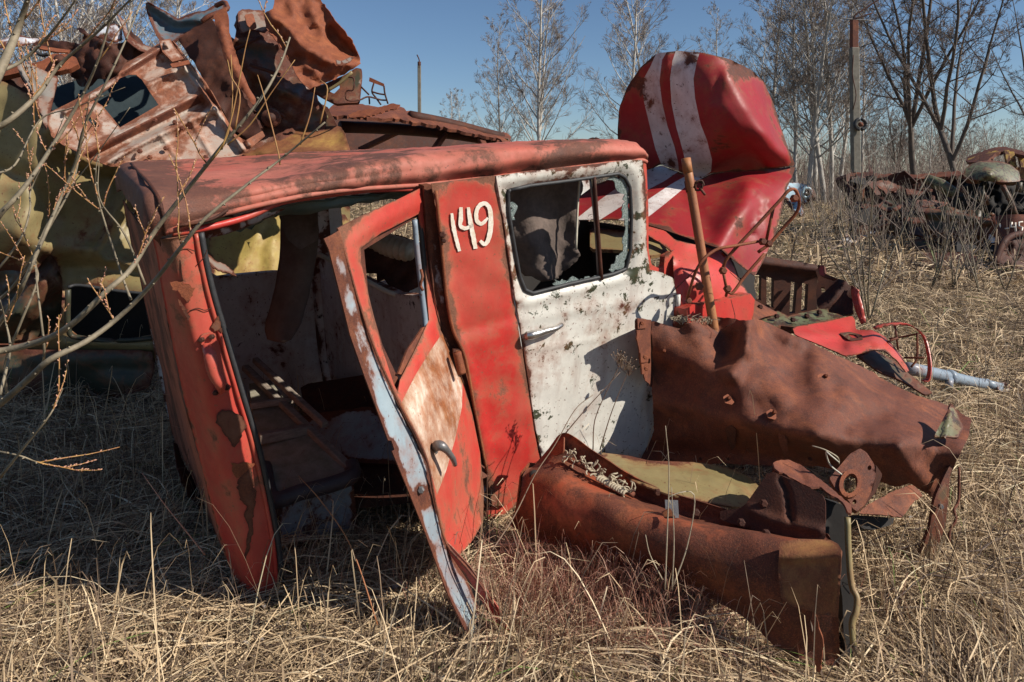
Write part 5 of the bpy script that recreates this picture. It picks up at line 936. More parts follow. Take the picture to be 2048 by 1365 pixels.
# perforated strap and blue fender
ps = scrap('perforated_strap', 'bright rusted perforated steel strap hanging down over the dark chassis', 'strap', [(426, 30), (440, 22), (452, 14), (456, 30), (458, 60), (470, 105), (487, 150), (500, 178), (512, 200), (514, 214), (505, 208), (492, 192), (476, 172), (462, 150), (446, 110), (436, 70)], [(426, 30, 4.62), (456, 30, 4.62), (514, 210, 4.40), (470, 165, 4.42)], M['rust_bright'], tuple(P(470, 120, 4.5)), t=.008, res=6, jag=.6, ridges=[([(440, 50), (455, 110), (500, 195)], .02, 6)]+[([(434+i*3.2, 48+i*9), (456+i*3.2, 44+i*9)], .012, 2) for i in range(15)])
scrap('rust_box', 'dark rusted box section just behind the perforated strap', 'box section', [(375, 62), (400, 50), (425, 36), (440, 70), (448, 115), (470, 160), (500, 215), (525, 262), (500, 282), (470, 262), (430, 200), (408, 160), (370, 100), (355, 80)], [(375, 62, 4.8), (425, 36, 4.8), (500, 270, 4.65), (370, 100, 4.75)], M['rust_dark'], tuple(P(430, 150, 4.8)), t=.06, res=9, jag=1.2, crumple=(.03, 50, 3))
scrap('blue_fender', 'faded blue grey car fender pointing up from the pile', 'fender', [(291, 8), (296, 4), (305, 9), (330, 22), (356, 38), (372, 30), (393, 24), (410, 22), (432, 8), (446, 4), (453, 12), (452, 22), (430, 36), (400, 52), (360, 78), (340, 92), (325, 92), (312, 70), (300, 40), (293, 22)], [(291, 8, 5.0), (356, 38, 5.05), (450, 10, 5.1), (325, 90, 4.95), (400, 50, 5.0)], M['blue_sheet'], tuple(P(350, 50, 5)), t=.006, res=7, ridges=[([(298, 8), (356, 44), (400, 40)], .06, 6), ([(300, 20), (340, 60), (400, 55)], -.05, 14)], rust=[(420, 18, 18, .5), (380, 34, 14, .4)])
tag(tube('bent_strip', [(432, 12, 5.0), (448, 5, 4.95), (454, 12, 4.9), (452, 20, 4.85), (420, 32, 4.8), (404, 44, 4.8)], .018, M['rust'], None, 6, base=tuple(P(440, 10, 5))), 'curled rusted edge strip at the tip of the blue fender', 'strip')
# big crumpled sheet on top
scrap('crumpled_sheet', 'big crumpled brown rusted bonnet sheet on top of the pile against the sky', 'sheet metal', [(527, 26), (545, 20), (552, -8), (600, -20), (632, -10), (650, 12), (668, 38), (688, 62), (706, 84), (718, 115), (721, 126), (714, 134), (690, 148), (668, 160), (640, 170), (620, 178), (606, 168), (592, 150), (580, 120), (560, 90), (534, 62)], [(527, 26, 4.75), (600, -20, 5.0), (721, 126, 4.85), (612, 174, 4.6), (660, 40, 4.75), (590, 100, 4.65)], M['rust_bright'], tuple(P(620, 90, 4.8)), t=.006, res=6, jag=.8, crumple=(.035, 60, 8),
      ridges=[([(548, 30), (600, 90), (660, 125), (700, 125)], .10, 14), ([(600, 20), (625, 60), (680, 100)], -.07, 16), ([(560, 60), (590, 110)], -.05, 14), ([(640, 10), (660, 60), (705, 110)], -.14, 14), ([(615, 135), (640, 150), (680, 140)], .05, 8), ([(580, -5), (590, 30)], .04, 8)])
tag(panel('paint_flake', [(671, 120), (684, 122), (700, 114), (708, 115), (700, 124), (684, 132), (673, 130)], [(671, 120, 4.6), (708, 115, 4.64), (684, 132, 4.58)], M['grey_sheet'], None, t=.004, res=6, base=tuple(P(690, 124, 4.6))), 'small grey bent metal scrap caught on the crumpled brown sheet', 'scrap')
scrap('door_shell', 'olive brown door shell hanging under the crumpled sheet', 'door shell', [(618, 178), (650, 168), (690, 150), (712, 136), (723, 138), (724, 150), (720, 206), (700, 206), (672, 208), (640, 192)], [(618, 178, 4.9), (720, 138, 4.95), (720, 206, 4.85), (672, 208, 4.8)], M['olive_dark'], tuple(P(680, 180, 4.9)), t=.03, res=7, holes=[[(654, 180), (676, 162), (680, 176), (668, 188)]], rust=[(700, 180, 20, .5)])
tag(tube('bent_rod', [(655, 182, 4.7), (680, 166, 4.7), (704, 144, 4.7)], .012, M['olive'], None, 6, base=tuple(P(680, 166, 4.7))), 'straight olive rod below the crumpled sheet', 'rod')
wl = thing('wire_tangle', 'bent rusty wires sticking up above the collapsed roof', 'wire', tuple(P(740, 190, 4.9)))
for pts in ([(696, 154, 4.7), (708, 158, 4.7), (706, 180, 4.7), (694, 182, 4.7), (691, 196, 4.7), (700, 202, 4.7), (720, 200, 4.8), (736, 194, 4.9), (760, 200, 5), (772, 201, 5)], [(748, 166, 5), (744, 184, 5), (752, 196, 5), (762, 210, 5)], [(744, 184, 5), (758, 188, 5), (771, 190, 5)], [(722, 174, 4.9), (738, 190, 4.9)], [(738, 194, 4.9), (739, 208, 5)], [(768, 172, 5), (770, 188, 5), (776, 208, 5)]):
    tube('wire', pts, .0065, M['rust_dark'], wl, 5)
panel('wire_plate', [(739, 155), (744, 157), (768, 168), (768, 174), (738, 163)], [(739, 155, 5), (768, 168, 5), (738, 163, 5)], M['rust_bright'], wl, t=.01, res=6, ch=0)
# yellow and rust rolled panel
scrap('rolled_panel', 'rolled rusty panel with patches of yellow paint resting behind the cab roof', 'panel', [(470, 330), (495, 295), (520, 272), (550, 262), (610, 256), (670, 252), (682, 254), (690, 268), (704, 312), (700, 330)], [(470, 330, 4.6), (550, 262, 4.9), (682, 254, 4.9), (700, 325, 4.55)], M['rust_yellow'], tuple(P(600, 290, 4.7)), t=.01, res=8, edge=6, ridges=[([(520, 306), (688, 302)], .06, 5), ([(560, 262), (680, 256)], -.05, 10), ([(686, 262), (700, 320)], .04, 6)], rust=[(600, 295, 50, .25)])
# collapsed rust roof
cr_ = thing('collapsed_roof', 'collapsed rusted bus roof with exposed ribs beyond the cab roof', 'bus wreck', (-.8, 6.5, 0))
panel('roof_skin', [(652, 224), (665, 212), (690, 206), (720, 208), (760, 214), (800, 214), (815, 222), (846, 232), (900, 246), (960, 258), (1014, 266), (1022, 274), (1018, 286), (1008, 288), (1000, 278), (930, 264), (860, 248), (800, 240), (720, 232), (660, 232)], [(652, 224, 6.0), (846, 232, 6.6), (1018, 270, 7.0), (720, 232, 5.9), (1000, 280, 6.7)], M['rust'], cr_, t=.03, res=7, jag=1.1, crumple=(.03, 60, 4), edge=8)
panel('torn_flap', [(698, 228), (720, 222), (760, 214), (786, 206), (800, 210), (796, 216), (760, 226), (742, 232), (720, 234), (700, 236)], [(698, 228, 5.7), (800, 210, 5.7), (720, 234, 5.6)], M['rust_bright'], cr_, t=.01, res=6, jag=1)
tube('roof_rib', [(680, 254, 6.2), (780, 258, 6.5), (900, 268, 6.8), (1000, 284, 6.9)], .055, M['rust_dark'], cr_, 8); tube('roof_rib', [(820, 232, 6.4), (900, 248, 6.7), (1006, 276, 6.9)], .05, M['rust_dark'], cr_, 8)
for a, b in (((890, 268), (868, 300)), ((720, 300), (800, 262)), ((1000, 282), (996, 300)), ((960, 276), (972, 300))): beam('roof_strut', (a[0], a[1], 6.75), (b[0], b[1], 6.6), .06, .05, M['rust'], cr_)
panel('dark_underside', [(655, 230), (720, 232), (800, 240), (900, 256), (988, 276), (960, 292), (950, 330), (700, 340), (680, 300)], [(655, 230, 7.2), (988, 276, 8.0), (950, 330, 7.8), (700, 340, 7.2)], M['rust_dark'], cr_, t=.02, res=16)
for i in range(9):
    q = (990+rnd.uniform(0, 22), 280+rnd.uniform(-6, 6), 6.8); tube('dry_tuft_stem', [q, (q[0]+rnd.uniform(-12, 12), q[1]+rnd.uniform(2, 14), 6.75), (q[0]+rnd.uniform(-18, 16), q[1]+rnd.uniform(8, 24), 6.8)], .008, M['stalk'], cr_, 4)
tag(tube('handrail_loop', [(1174, 288, 5.6), (1178, 280, 5.6), (1190, 277, 5.6), (1200, 281, 5.6), (1202, 288, 5.6)], .010, M['rust_dark'], None, 6, base=tuple(P(1188, 285, 5.6))), 'small dark wire loop peeping over the cab roof', 'loop')
# upper-left jumble
scrap('grey_gusset', 'tapering weathered grey gusset plate standing at the left of the ribbed panel', 'plate', [(30, 122), (62, 130), (90, 142), (117, 155), (108, 190), (100, 225), (94, 258), (86, 245), (72, 205), (52, 170), (38, 145)], [(30, 122, 4.3), (117, 155, 4.35), (90, 250, 4.1)], M['grey_sheet'], tuple(P(75, 180, 4.2)), t=.02, res=7, ridges=[([(40, 135), (70, 190), (90, 245)], .04, 4), ([(50, 140), (80, 195)], -.03, 4)])
scrap('rust_block', 'dark rusted block at the left edge of the pile', 'block', [(-60, 130), (0, 132), (32, 140), (60, 190), (80, 245), (60, 262), (20, 270), (-60, 275)], [(-60, 130, 4.5), (60, 190, 4.6), (0, 270, 4.4)], M['rust_dark'], tuple(P(0, 200, 4.5)), t=.3, res=10, jag=1, crumple=(.03, 60, 5))
scrap('rust_beam', 'orange brown rusted flat beam with a round boss across the upper left pile', 'beam', [(-20, 140), (0, 128), (50, 130), (85, 122), (105, 108), (130, 108), (152, 115), (158, 128), (140, 138), (115, 143), (85, 145), (60, 140), (20, 150), (-20, 158)], [(-20, 140, 4.5), (105, 108, 4.55), (158, 128, 4.55), (85, 145, 4.45)], M['rust_bright'], tuple(P(80, 130, 4.5)), t=.04, res=6)
tag(tube('boss_washer', [(119, 120, 4.52), (119, 121, 4.44)], [.035, .03], M['rust_dark'], None, 12, base=tuple(P(119, 120, 4.5))), 'round washer boss on the orange brown beam', 'washer')
scrap('white_fender', 'crumpled white painted fender strip at the upper left edge', 'fender', [(-20, 86), (0, 80), (20, 74), (34, 67), (50, 74), (78, 78), (70, 86), (40, 92), (0, 96), (-20, 96)], [(-20, 86, 4.6), (34, 67, 4.7), (78, 78, 4.7), (0, 96, 4.5)], M['white_sheet'], tuple(P(30, 82, 4.6)), t=.006, res=6, rust=[(42, 74, 5, .5)], ridges=[([(-20, 84), (30, 80), (76, 80)], .04, 4)])
scrap('torn_sheet', 'long torn dark rusted sheet sagging across the upper left pile', 'sheet metal', [(60, 90), (90, 78), (140, 84), (160, 88), (168, 72), (152, 58), (160, 56), (185, 72), (215, 86), (240, 88), (252, 80), (262, 60), (272, 72), (290, 90), (312, 98), (300, 106), (288, 122), (262, 138), (240, 152), (215, 158), (190, 160), (178, 178), (160, 172), (150, 160), (140, 148), (150, 128), (130, 104), (90, 96)], [(60, 90, 4.9), (160, 56, 4.9), (312, 98, 5.0), (178, 178, 4.8), (220, 120, 4.75)], M['rust_dark'], tuple(P(200, 110, 4.9)), t=.01, res=7, jag=1, crumple=(.05, 60, 7), ridges=[([(158, 58), (185, 76), (220, 90)], .06, 5)])
scrap('rusty_strip', 'narrow bright rusty strip along the torn dark sheet', 'strip', [(70, 90), (84, 92), (120, 98), (140, 100), (138, 105), (110, 104), (80, 98)], [(70, 90, 4.7), (140, 100, 4.7), (80, 98, 4.65)], M['rust_bright'], tuple(P(105, 98, 4.7)), t=.01, res=5)
scrap('white_scrap', 'crumpled white and rust flaked scrap near the curled sheet', 'scrap', [(186, 72), (196, 62), (210, 52), (230, 47), (240, 52), (244, 62), (242, 80), (232, 86), (215, 83), (200, 78)], [(186, 72, 4.85), (230, 47, 4.9), (232, 86, 4.8)], M['white_sheet'], tuple(P(220, 68, 4.85)), t=.006, res=5, jag=.8, crumple=(.03, 25, 3), rust=[(225, 60, 10, .5), (205, 72, 8, .5)])
scrap('curled_sheet', 'curled thin grey metal sheet with a pointed tip rising from the torn sheet', 'sheet metal', [(234, 27), (242, 34), (250, 44), (254, 60), (262, 74), (275, 84), (300, 94), (312, 98), (296, 106), (280, 102), (266, 92), (254, 82), (248, 66), (244, 50)], [(234, 27, 4.9), (254, 60, 4.85), (312, 98, 4.95), (266, 92, 4.75)], M['grey_sheet'], tuple(P(260, 70, 4.85)), t=.006, res=5, ridges=[([(240, 32), (258, 72), (300, 97)], -.03, 4)])
tag(tube('hose_loop', [(62, 98, 4.8), (74, 106, 4.8), (86, 111, 4.8), (98, 108, 4.8)], .014, M['rubber'], None, 6, base=tuple(P(80, 108, 4.8))), 'short black hose loop under the torn sheet', 'hose')
# grey dark mass behind, closing the pile
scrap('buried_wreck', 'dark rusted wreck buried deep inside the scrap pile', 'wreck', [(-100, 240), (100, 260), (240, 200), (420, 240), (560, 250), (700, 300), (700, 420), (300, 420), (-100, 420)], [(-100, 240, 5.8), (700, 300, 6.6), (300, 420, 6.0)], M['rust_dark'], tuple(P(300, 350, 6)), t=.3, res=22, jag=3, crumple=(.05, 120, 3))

# ================================================================= poles
lp = thing('lamp_post', 'tall concrete lamp post with rusty top and a tyre ring hung on it', 'lamp post', (13.15, 26, 0))
w_ = lambda px, py, d=26: P(px, py, d)
mb = MB(); mb.beam(P(1713, 445, 26), P(1708, 96, 26), .30, .26, (0, 1, 0)); mb.build('post', M['concrete'], lp)
mb = MB(); mb.beam(P(1708, 98, 26), P(1708, 38, 26), .25, .22, (0, 1, 0)); mb.build('post_cap', M['rust'], lp)
tube('lamp_arm', [(1708, 38, 25.9), (1711, 30, 25.9), (1730, 18, 25.9), (1762, -4, 25.9)], .035, M['rust_dark'], lp, 6); tube('lamp_arm', [(1711, 38, 25.9), (1728, 32, 25.9), (1744, 27, 25.9)], .03, M['rust_dark'], lp, 6)
tube('cross_wire', [(1676, 36, 25.9), (1708, 39, 25.9), (1748, 42, 25.9)], .02, M['castmetal'], lp, 5)
tube('cable', [(1707, 110, 25.8), (1705, 150, 25.8), (1712, 190, 25.8), (1706, 220, 25.8)], .018, M['rust_dark'], lp, 5)
ringp = [(1721+11*math.cos(a), 249+10.5*math.sin(a), 25.7) for a in [k*math.pi/8 for k in range(17)]]; tube('tyre_ring', ringp, .07, M['rubber'], lp, 8, 2)
tag(tube('ring_hub', [(1721, 249, 25.7), (1722, 250, 25.6)], .09, M['rust'], lp, 8), None, None)
dp = thing('dark_post', 'thin dark post with a bent rod on top beyond the collapsed roof', 'post', (-2.95, 22, 0))
mb = MB(); mb.beam(P(840, 400, 22), P(838.5, 132, 22), .105, .10, (0, 1, 0)); mb.build('post', M['concrete'], dp)
tube('post_cap', [(838.5, 137, 22), (838.5, 124, 22)], .055, M['rust_dark'], dp, 8); tube('bent_rod', [(838.5, 126, 22), (838, 119, 22), (834, 110, 22)], .02, M['rust_dark'], dp, 5)
# ================================================================= far right wrecks
lr = thing('long_wreck', 'long low brown rusted wreck lying behind the brush at right', 'wreck', (10.5, 15.5, 0))
mt = lambda name, ol, dep, mat, par, **k: panel(name, ol, dep, M[mat], par, res=k.pop('res', 8), **k)
mt('wreck_body', [(1692, 372), (1694, 352), (1704, 345), (1760, 350), (1830, 352), (1880, 350), (1925, 345), (1960, 380), (2000, 420), (1990, 500), (1930, 512), (1860, 500), (1790, 478), (1700, 470)], [(1692, 372, 19), (1925, 345, 17), (1990, 500, 13.5), (1700, 470, 18)], 'rust_dark', lr, t=.3, jag=2, crumple=(.35, 40, 4))
mt('wreck_roof', [(1700, 345), (1760, 347), (1840, 349), (1920, 342), (1930, 350), (1840, 358), (1750, 356), (1700, 352)], [(1700, 345, 18.6), (1930, 345, 16.6), (1840, 358, 17)], 'rust', lr, t=.1, jag=1)
mt('wreck_door', [(1724, 365), (1729, 365), (1730, 402), (1724, 403)], [(1724, 365, 17), (1729, 365, 17), (1730, 402, 17)], 'rust_bright', lr, t=.05, res=10)
rj = random.Random(9)
for i in range(46):
    cx, cy = rj.uniform(1710, 2040), rj.uniform(352, 500); d = 17.5-(cy-350)*.028+rj.uniform(-.5, .2)-(.8 if cx > 1930 else 0); n_ = rj.randint(4, 6); a0 = rj.uniform(0, 6); rr = rj.uniform(9, 30)
    if cx < 1800 and cy > 460: continue
    ol_ = [(cx+rr*rj.uniform(.6, 1.3)*math.cos(a0+k*6.28/n_)*1.4, cy+rr*rj.uniform(.3, .8)*math.sin(a0+k*6.28/n_)) for k in range(n_)]
    panel('scrap_plate', ol_, [(cx-rr, cy, d+rj.uniform(-.3, .3)), (cx+rr, cy, d+rj.uniform(-.3, .3)), (cx, cy+rr, d-rj.uniform(0, .6))], M[rj.choice(['rust_dark', 'rust_dark', 'black', 'rust', 'olive_dark', 'dark_mech'])], lr, t=.04, res=9, jag=1, ch=0, crumple=(.06, 30, i), seed=i)
for i in range(12):
    cx, cy = rj.uniform(1740, 2030), rj.uniform(370, 480); beam('wreck_bar', (cx, cy, 15.6), (cx+rj.uniform(-40, 40), cy+rj.uniform(-14, 14), 15.2), .07, .06, M[rj.choice(['rust', 'rust_dark', 'olive_dark'])], lr)
mt('lower_body', [(1850, 415), (1920, 425), (1985, 440), (1990, 470), (1920, 472), (1850, 460)], [(1850, 415, 13.6), (1985, 440, 12.8), (1920, 472, 13)], 'olive_dark', lr, t=.3, ridges=[([(1850, 425), (1985, 445)], .2, 6)])
ct = tag(tube('camouflage_tube', [(1853, 358, 14.2), (1880, 370, 14.0), (1912, 390, 13.8)], [.10, .13, .11], M['camo'], None, 10, base=tuple(P(1880, 372, 14))), 'thick green camouflage painted tube lying slanted on the far wreck', 'tube')
cb = thing('camouflage_cab', 'rounded green camouflage bonnet in front of the yellow bus frame', 'bonnet', (10, 13.5, 0))
mt('bonnet_shell', [(1926, 350), (1930, 338), (1941, 329), (1960, 323), (1982, 321), (2005, 324), (2022, 330), (2038, 343), (2042, 363), (2012, 365), (1982, 364), (1950, 360), (1930, 356)], [(1926, 350, 13.6), (1982, 321, 14.0), (2042, 360, 13.5), (1980, 350, 13.1), (1980, 366, 13.3)], 'camo', cb, t=.15, res=6, edge=4)
mt('wreck_core', [(1932, 362), (1990, 364), (2048, 360), (2060, 440), (1990, 436), (1950, 420), (1925, 400)], [(1932, 362, 14.2), (2060, 360, 14), (1990, 436, 13.6)], 'black', cb, t=.3, jag=2.5, crumple=(.2, 30, 3))
for pts in ([(2005, 372, 13.3), (2020, 400, 13.2), (2030, 430, 13.2)], [(1925, 380, 13.6), (1950, 398, 13.5), (1975, 395, 13.5)], [(1960, 375, 13.4), (1975, 410, 13.4)], [(2040, 365, 13.2), (2036, 385, 13.2)]): tube('wreck_pipe', pts, .05, M['olive_dark'], cb, 6)
yb = thing('yellow_bus', 'rusty yellow bus roof frame with bare window posts at the far right', 'bus', (12, 17, 0))
mt('bus_roof', [(1930, 322), (1936, 314), (1960, 304), (1985, 296), (2005, 293), (2030, 299), (2070, 308), (2070, 316), (2030, 307), (2008, 303), (1990, 308), (1975, 322), (1945, 326)], [(1930, 322, 17.5), (2005, 293, 17.8), (2070, 310, 16), (1990, 308, 17)], 'yellow', yb, t=.08, res=5, jag=.5, rust=[(1960, 310, 20, .5)])
for x, a in ((2012, 302), (2022, 305), (2040, 309), (2056, 313)): beam('window_post', (x, a, 16.6), (x+7, a+34, 16.4), .11, .08, M['yellow'], yb)
mt('bus_side', [(1940, 322), (2010, 332), (2070, 338), (2070, 380), (1940, 370)], [(1940, 322, 17.2), (2070, 338, 16.2), (2070, 380, 16)], 'rust_yellow', yb, t=.1)
bb = thing('rusted_tank', 'brown rusted round tank body with white painted digits at the right edge', 'tank', (9, 12.4, 0))
BB = inv_depth([(1972, 450, 12.9), (2010, 431, 12.6), (2048, 470, 12.1), (1990, 508, 12.5), (2080, 440, 12.3)])
panel('tank_shell', [(1974, 446), (1984, 436), (2000, 431), (2030, 429), (2075, 430), (2080, 500), (2030, 515), (2010, 512), (1990, 500), (1978, 480)], BB, [M['rust']], bb, t=.05, res=7, edge=5, crumple=(.03, 60, 3), ridges=[([(1984, 440), (2000, 470), (1995, 500)], .1, 8)])
panel('light_patch', [(1974, 466), (1984, 470), (1995, 480), (1990, 488), (1978, 484)], off(BB, -.06), M['white_sheet'], bb, t=.01, res=4, jag=.6)
mb = MB()
for path in ([(2000, 448), (2001, 462)], [(2010, 458), (2018, 457)], [(2024, 445), (2022, 455), (2031, 455)], [(2031, 446), (2032, 464)], [(2046, 444), (2038, 445), (2038, 453), (2045, 455), (2044, 463), (2037, 464)]):
    q = np.array([P(x, y, float(BB(x, y))-.05) for x, y in path]); mb.tube(q, .014, 4)
mb.build('painted_digits', M['paintline'], bb)
ar = thing('rusted_arch', 'dark rusted wheel arch in front of the tank at the right edge', 'wheel arch', (8, 10.8, 0))
tube('arch_rim', [(1990, 528, 10.6), (2000, 500, 10.7), (2012, 480, 10.8), (2030, 470, 10.9), (2060, 466, 11)], .05, M['rust_dark'], ar, 8)
mt('arch_skin', [(1994, 535), (2004, 505), (2016, 485), (2034, 474), (2070, 470), (2070, 555), (2040, 560), (2020, 520)], [(1994, 535, 10.6), (2034, 474, 11), (2070, 555, 10.6)], 'rust_dark', ar, t=.03, jag=1.5, crumple=(.1, 40, 3))
scrap('ground_scrap', 'dark rusted heap of scrap on the ground before the tank', 'scrap heap', [(1845, 520), (1860, 508), (1900, 505), (1910, 498), (1940, 503), (1950, 515), (1948, 540), (1920, 548), (1880, 538), (1850, 532)], [(1845, 520, 11.8), (1940, 503, 12), (1920, 548, 10.8)], M['rust_dark'], tuple(P(1900, 530, 11.5)), t=.1, res=6, jag=2, crumple=(.15, 22, 3))
scrap('flat_scrap', 'flat grey board on the dry grass beside the scrap heap', 'board', [(1845, 505), (1880, 508), (1885, 516), (1850, 514)], [(1845, 505, 12.6), (1880, 508, 12.6), (1850, 514, 12.1)], M['grey_sheet'], tuple(P(1865, 510, 12.3)), t=.03, res=8)
scrap('white_debris', 'torn white and blue plastic sheet lying on the dry grass near the lamp post', 'plastic sheet', [(1688, 470), (1694, 468), (1703, 478), (1720, 474), (1738, 462), (1752, 455), (1755, 460), (1742, 472), (1728, 480), (1712, 486), (1700, 494), (1690, 490), (1685, 480)], [(1688, 470, 16), (1752, 455, 16.5), (1700, 494, 15)], M['white_sheet'], tuple(P(1720, 475, 15.7)), t=.02, res=5, jag=1, crumple=(.15, 25, 3))
scrap('debris_box', 'dark and orange junk behind the white plastic sheet', 'junk', [(1714, 452), (1752, 450), (1766, 462), (1762, 478), (1740, 484), (1714, 470)], [(1714, 452, 17.3), (1766, 462, 17), (1740, 484, 16.6)], M['rust_dark'], tuple(P(1740, 470, 17)), t=.2, res=6, jag=1.2, crumple=(.1, 20, 3))
bc = thing('light_blue_car', 'light blue car nose with a round headlight hole beyond the bonnet', 'car', (10.5, 25, 0))
BC = inv_depth([(1574, 370, 25.5), (1620, 372, 24.5), (1600, 365, 26), (1600, 400, 24.5)])
panel('car_nose', [(1568, 372), (1578, 366), (1596, 365), (1612, 369), (1622, 378), (1625, 392), (1618, 400), (1604, 402), (1602, 430), (1590, 425), (1575, 400), (1566, 395)], BC, M['lightblue'], bc, t=.15, res=5, edge=3)
tube('headlight_ring', [(1614+9*math.cos(k*.785), 386+10*math.sin(k*.785), 24.0) for k in range(9)], .05, M['lightblue'], bc, 6); tube('headlight_bowl', [(1614, 386, 24.4), (1613, 386, 24.1)], .15, M['dark_mech'], bc, 12)
tube('headlight_bulb', [(1612, 387, 24.0), (1611, 387, 23.9)], .05, M['castmetal'], bc, 8)
mt('car_fender', [(1600, 388), (1612, 400), (1628, 392), (1634, 398), (1620, 404), (1608, 408)], [(1600, 388, 24.2), (1628, 392, 24), (1608, 408, 24)], 'white_sheet', bc, t=.05, res=5, jag=.7)

# ================================================================= foreground willow shrub
sh = thing('willow_shrub', 'bare willow shrub with long grey shoots and yellow budded twigs at the left foreground', 'shrub', (-1.9, 1.9, 0))
r_ = random.Random(21)
stemsL = [([(-40, 700), (0, 703), (80, 683), (141, 651), (214, 582), (262, 538), (314, 457), (403, 344), (450, 285), (520, 200), (560, 130), (580, 75)], 1.75, .0115),
 ([(-40, 830), (0, 808), (60, 756), (101, 719), (173, 683), (242, 631), (306, 566), (363, 494), (411, 437), (500, 365), (560, 320), (650, 245)], 1.62, .0105),
 ([(-30, 690), (30, 600), (50, 560), (85, 480), (120, 400), (150, 330), (170, 250), (220, 150), (260, 60), (290, -20)], 1.9, .008),
 ([(-30, 480), (0, 430), (45, 380), (100, 300), (160, 200), (200, 110), (230, 0)], 1.7, .009),
 ([(-30, 270), (20, 240), (75, 190), (120, 130), (200, 60), (280, -20)], 1.6, .009),
 ([(-20, 180), (10, 120), (35, 60), (55, 0), (60, -30)], 1.5, .014), ([(-20, 150), (40, 125), (90, 80), (130, 30), (165, -20)], 1.55, .006), 
 ([(-40, 620), (10, 590), (50, 540), (90, 470), (140, 380), (155, 330), (168, 260), (180, 190)], 2.0, .006),
 ([(15, 800), (10, 730), (40, 650), (75, 560), (70, 510), (110, 420), (200, 300), (260, 215)], 1.95, .005),
 ([(86, 730), (88, 690), (73, 560), (72, 510)], 1.9, .005), ([(-20, 560), (40, 480), (60, 420), (62, 380), (100, 300), (130, 230)], 2.1, .0045),
 ([(-20, 350), (30, 330), (80, 240), (150, 215), (250, 175)], 1.8, .004), ([(0, 790), (20, 700), (10, 640), (0, 600)], 1.8, .005),
 ([(262, 600), (240, 540), (196, 398), (192, 340), (200, 300)], 1.8, .004), ([(290, 570), (250, 470), (200, 400), (198, 320)], 1.75, .004),
 ([(0, 955), (60, 880), (100, 830), (125, 780)], 1.7, .005), ([(-20, 900), (40, 912), (80, 925), (120, 917)], 1.75, .003)]
tw = MB(); bd = MB()
def twig(p, d, L, r0, lev):
    q = [p]; d = d/np.linalg.norm(d); n = 5
    for i in range(n): d = d+np.array([r_.gauss(0, .10), r_.gauss(0, .06), r_.gauss(.03, .07)]); d /= np.linalg.norm(d); q.append(q[-1]+d*L/n)
    q = np.array(q); tw.tube(q, np.linspace(r0, r0*.55, n+1), 5, 0 if lev < 1 else 1)
    for i in range(1, n+1):
        for f in (.25, .75):
            b = q[i-1]+(q[i]-q[i-1])*f; s_ = np.array([r_.uniform(-1, 1), r_.uniform(-1, 1), r_.uniform(-.2, 1)]); s_ /= np.linalg.norm(s_); b = b+s_*r0*.7
            e = b+(d*.6+s_*.5)*r_.uniform(.005, .009); bd.tube([b, (b+e)/2, e], [.0012, .0022, .0006], 4, 0, False)
    if lev < 2:
        for k in range(r_.choice([0, 1, 1, 2])):
            i = r_.randrange(1, n); s_ = np.array([r_.uniform(-1, 1), r_.uniform(-.5, .5), r_.uniform(-.1, .8)]); twig(q[i], d+s_*.9, L*r_.uniform(.4, .7), r0*.75, lev+1)
for j, (path, dep0, rad) in enumerate(stemsL):
    q = cr(np.array([P(x, y, dep0+.05*math.sin(i*1.3+j)) for i, (x, y) in enumerate(path)]), 5)
    V, Fc = tube_geo(q, np.linspace(1, .16, len(q))**.8*rad*.85, 7); mk('branch', V, Fc, M['shrub'], sh)
    for i in range(3, len(q), 3):      # nodes on the bark
        s_ = np.array([r_.uniform(-1, 1), -.6, r_.uniform(-1, 1)]); s_ /= np.linalg.norm(s_); rr = rad*(1-.55*i/len(q)); b = q[i]+s_*rr*.8; bd.tube([b, b+s_*.003, b+s_*.005], [.003, .0025, .001], 4, 1, False)
    for k in range(4 if rad > .006 else 2):
        i = r_.randrange(len(q)//4, len(q)-1); d = q[min(i+1, len(q)-1)]-q[i-1]; d /= np.linalg.norm(d)
        x = q[i][0]/q[i][1]*F+CX; s_ = np.array([r_.uniform(-.9, .9), r_.uniform(-.4, .4), r_.uniform(-.1, 1)])
        if x < 620: twig(q[i], d*.7+s_, r_.uniform(.08, .22), .0019, 1)
tag(tw.build('twigs', [M['shrub'], M['shrub_y']], sh), None, None, kind='stuff'); tag(bd.build('buds', [M['bud'], M['shrub']], sh), None, None, kind='stuff')
for pts in ([(443, 300), (462, 240), (475, 180), (490, 100), (500, 60)], [(425, 320), (455, 270), (465, 200), (462, 110)], [(470, 260), (480, 190), (463, 155), (455, 120)], [(455, 290), (500, 250), (540, 190), (590, 120)], [(640, 248), (655, 180), (640, 160)], [(600, 290), (620, 230), (630, 175)], [(560, 330), (555, 300), (530, 200), (515, 150)]):
    q = cr(np.array([P(x, y, 1.68) for x, y in pts]), 4); V, Fc = tube_geo(q, np.linspace(.0024, .0010, len(q)), 5); mk('twig', V, Fc, M['shrub_y'], sh)
mb = MB(); rm_ = random.Random(3)
for i in range(110):
    c = P(rm_.uniform(1345, 1425), 642+rm_.uniform(-3, 8), 3.40+rm_.uniform(-.05, .05)); mb.tube([c, c+[rm_.uniform(-.02, .02), rm_.uniform(-.02, .02), rm_.uniform(.005, .022)], c+[rm_.uniform(-.04, .04), rm_.uniform(-.03, .03), rm_.uniform(.005, .03)]], [.0018, .0015, .0008], 4, 0, False)
tag(mb.build('moss_clump', M['wire']), 'dry tan moss and straw caught along the top edge of the fender sheet', 'moss', kind='stuff')
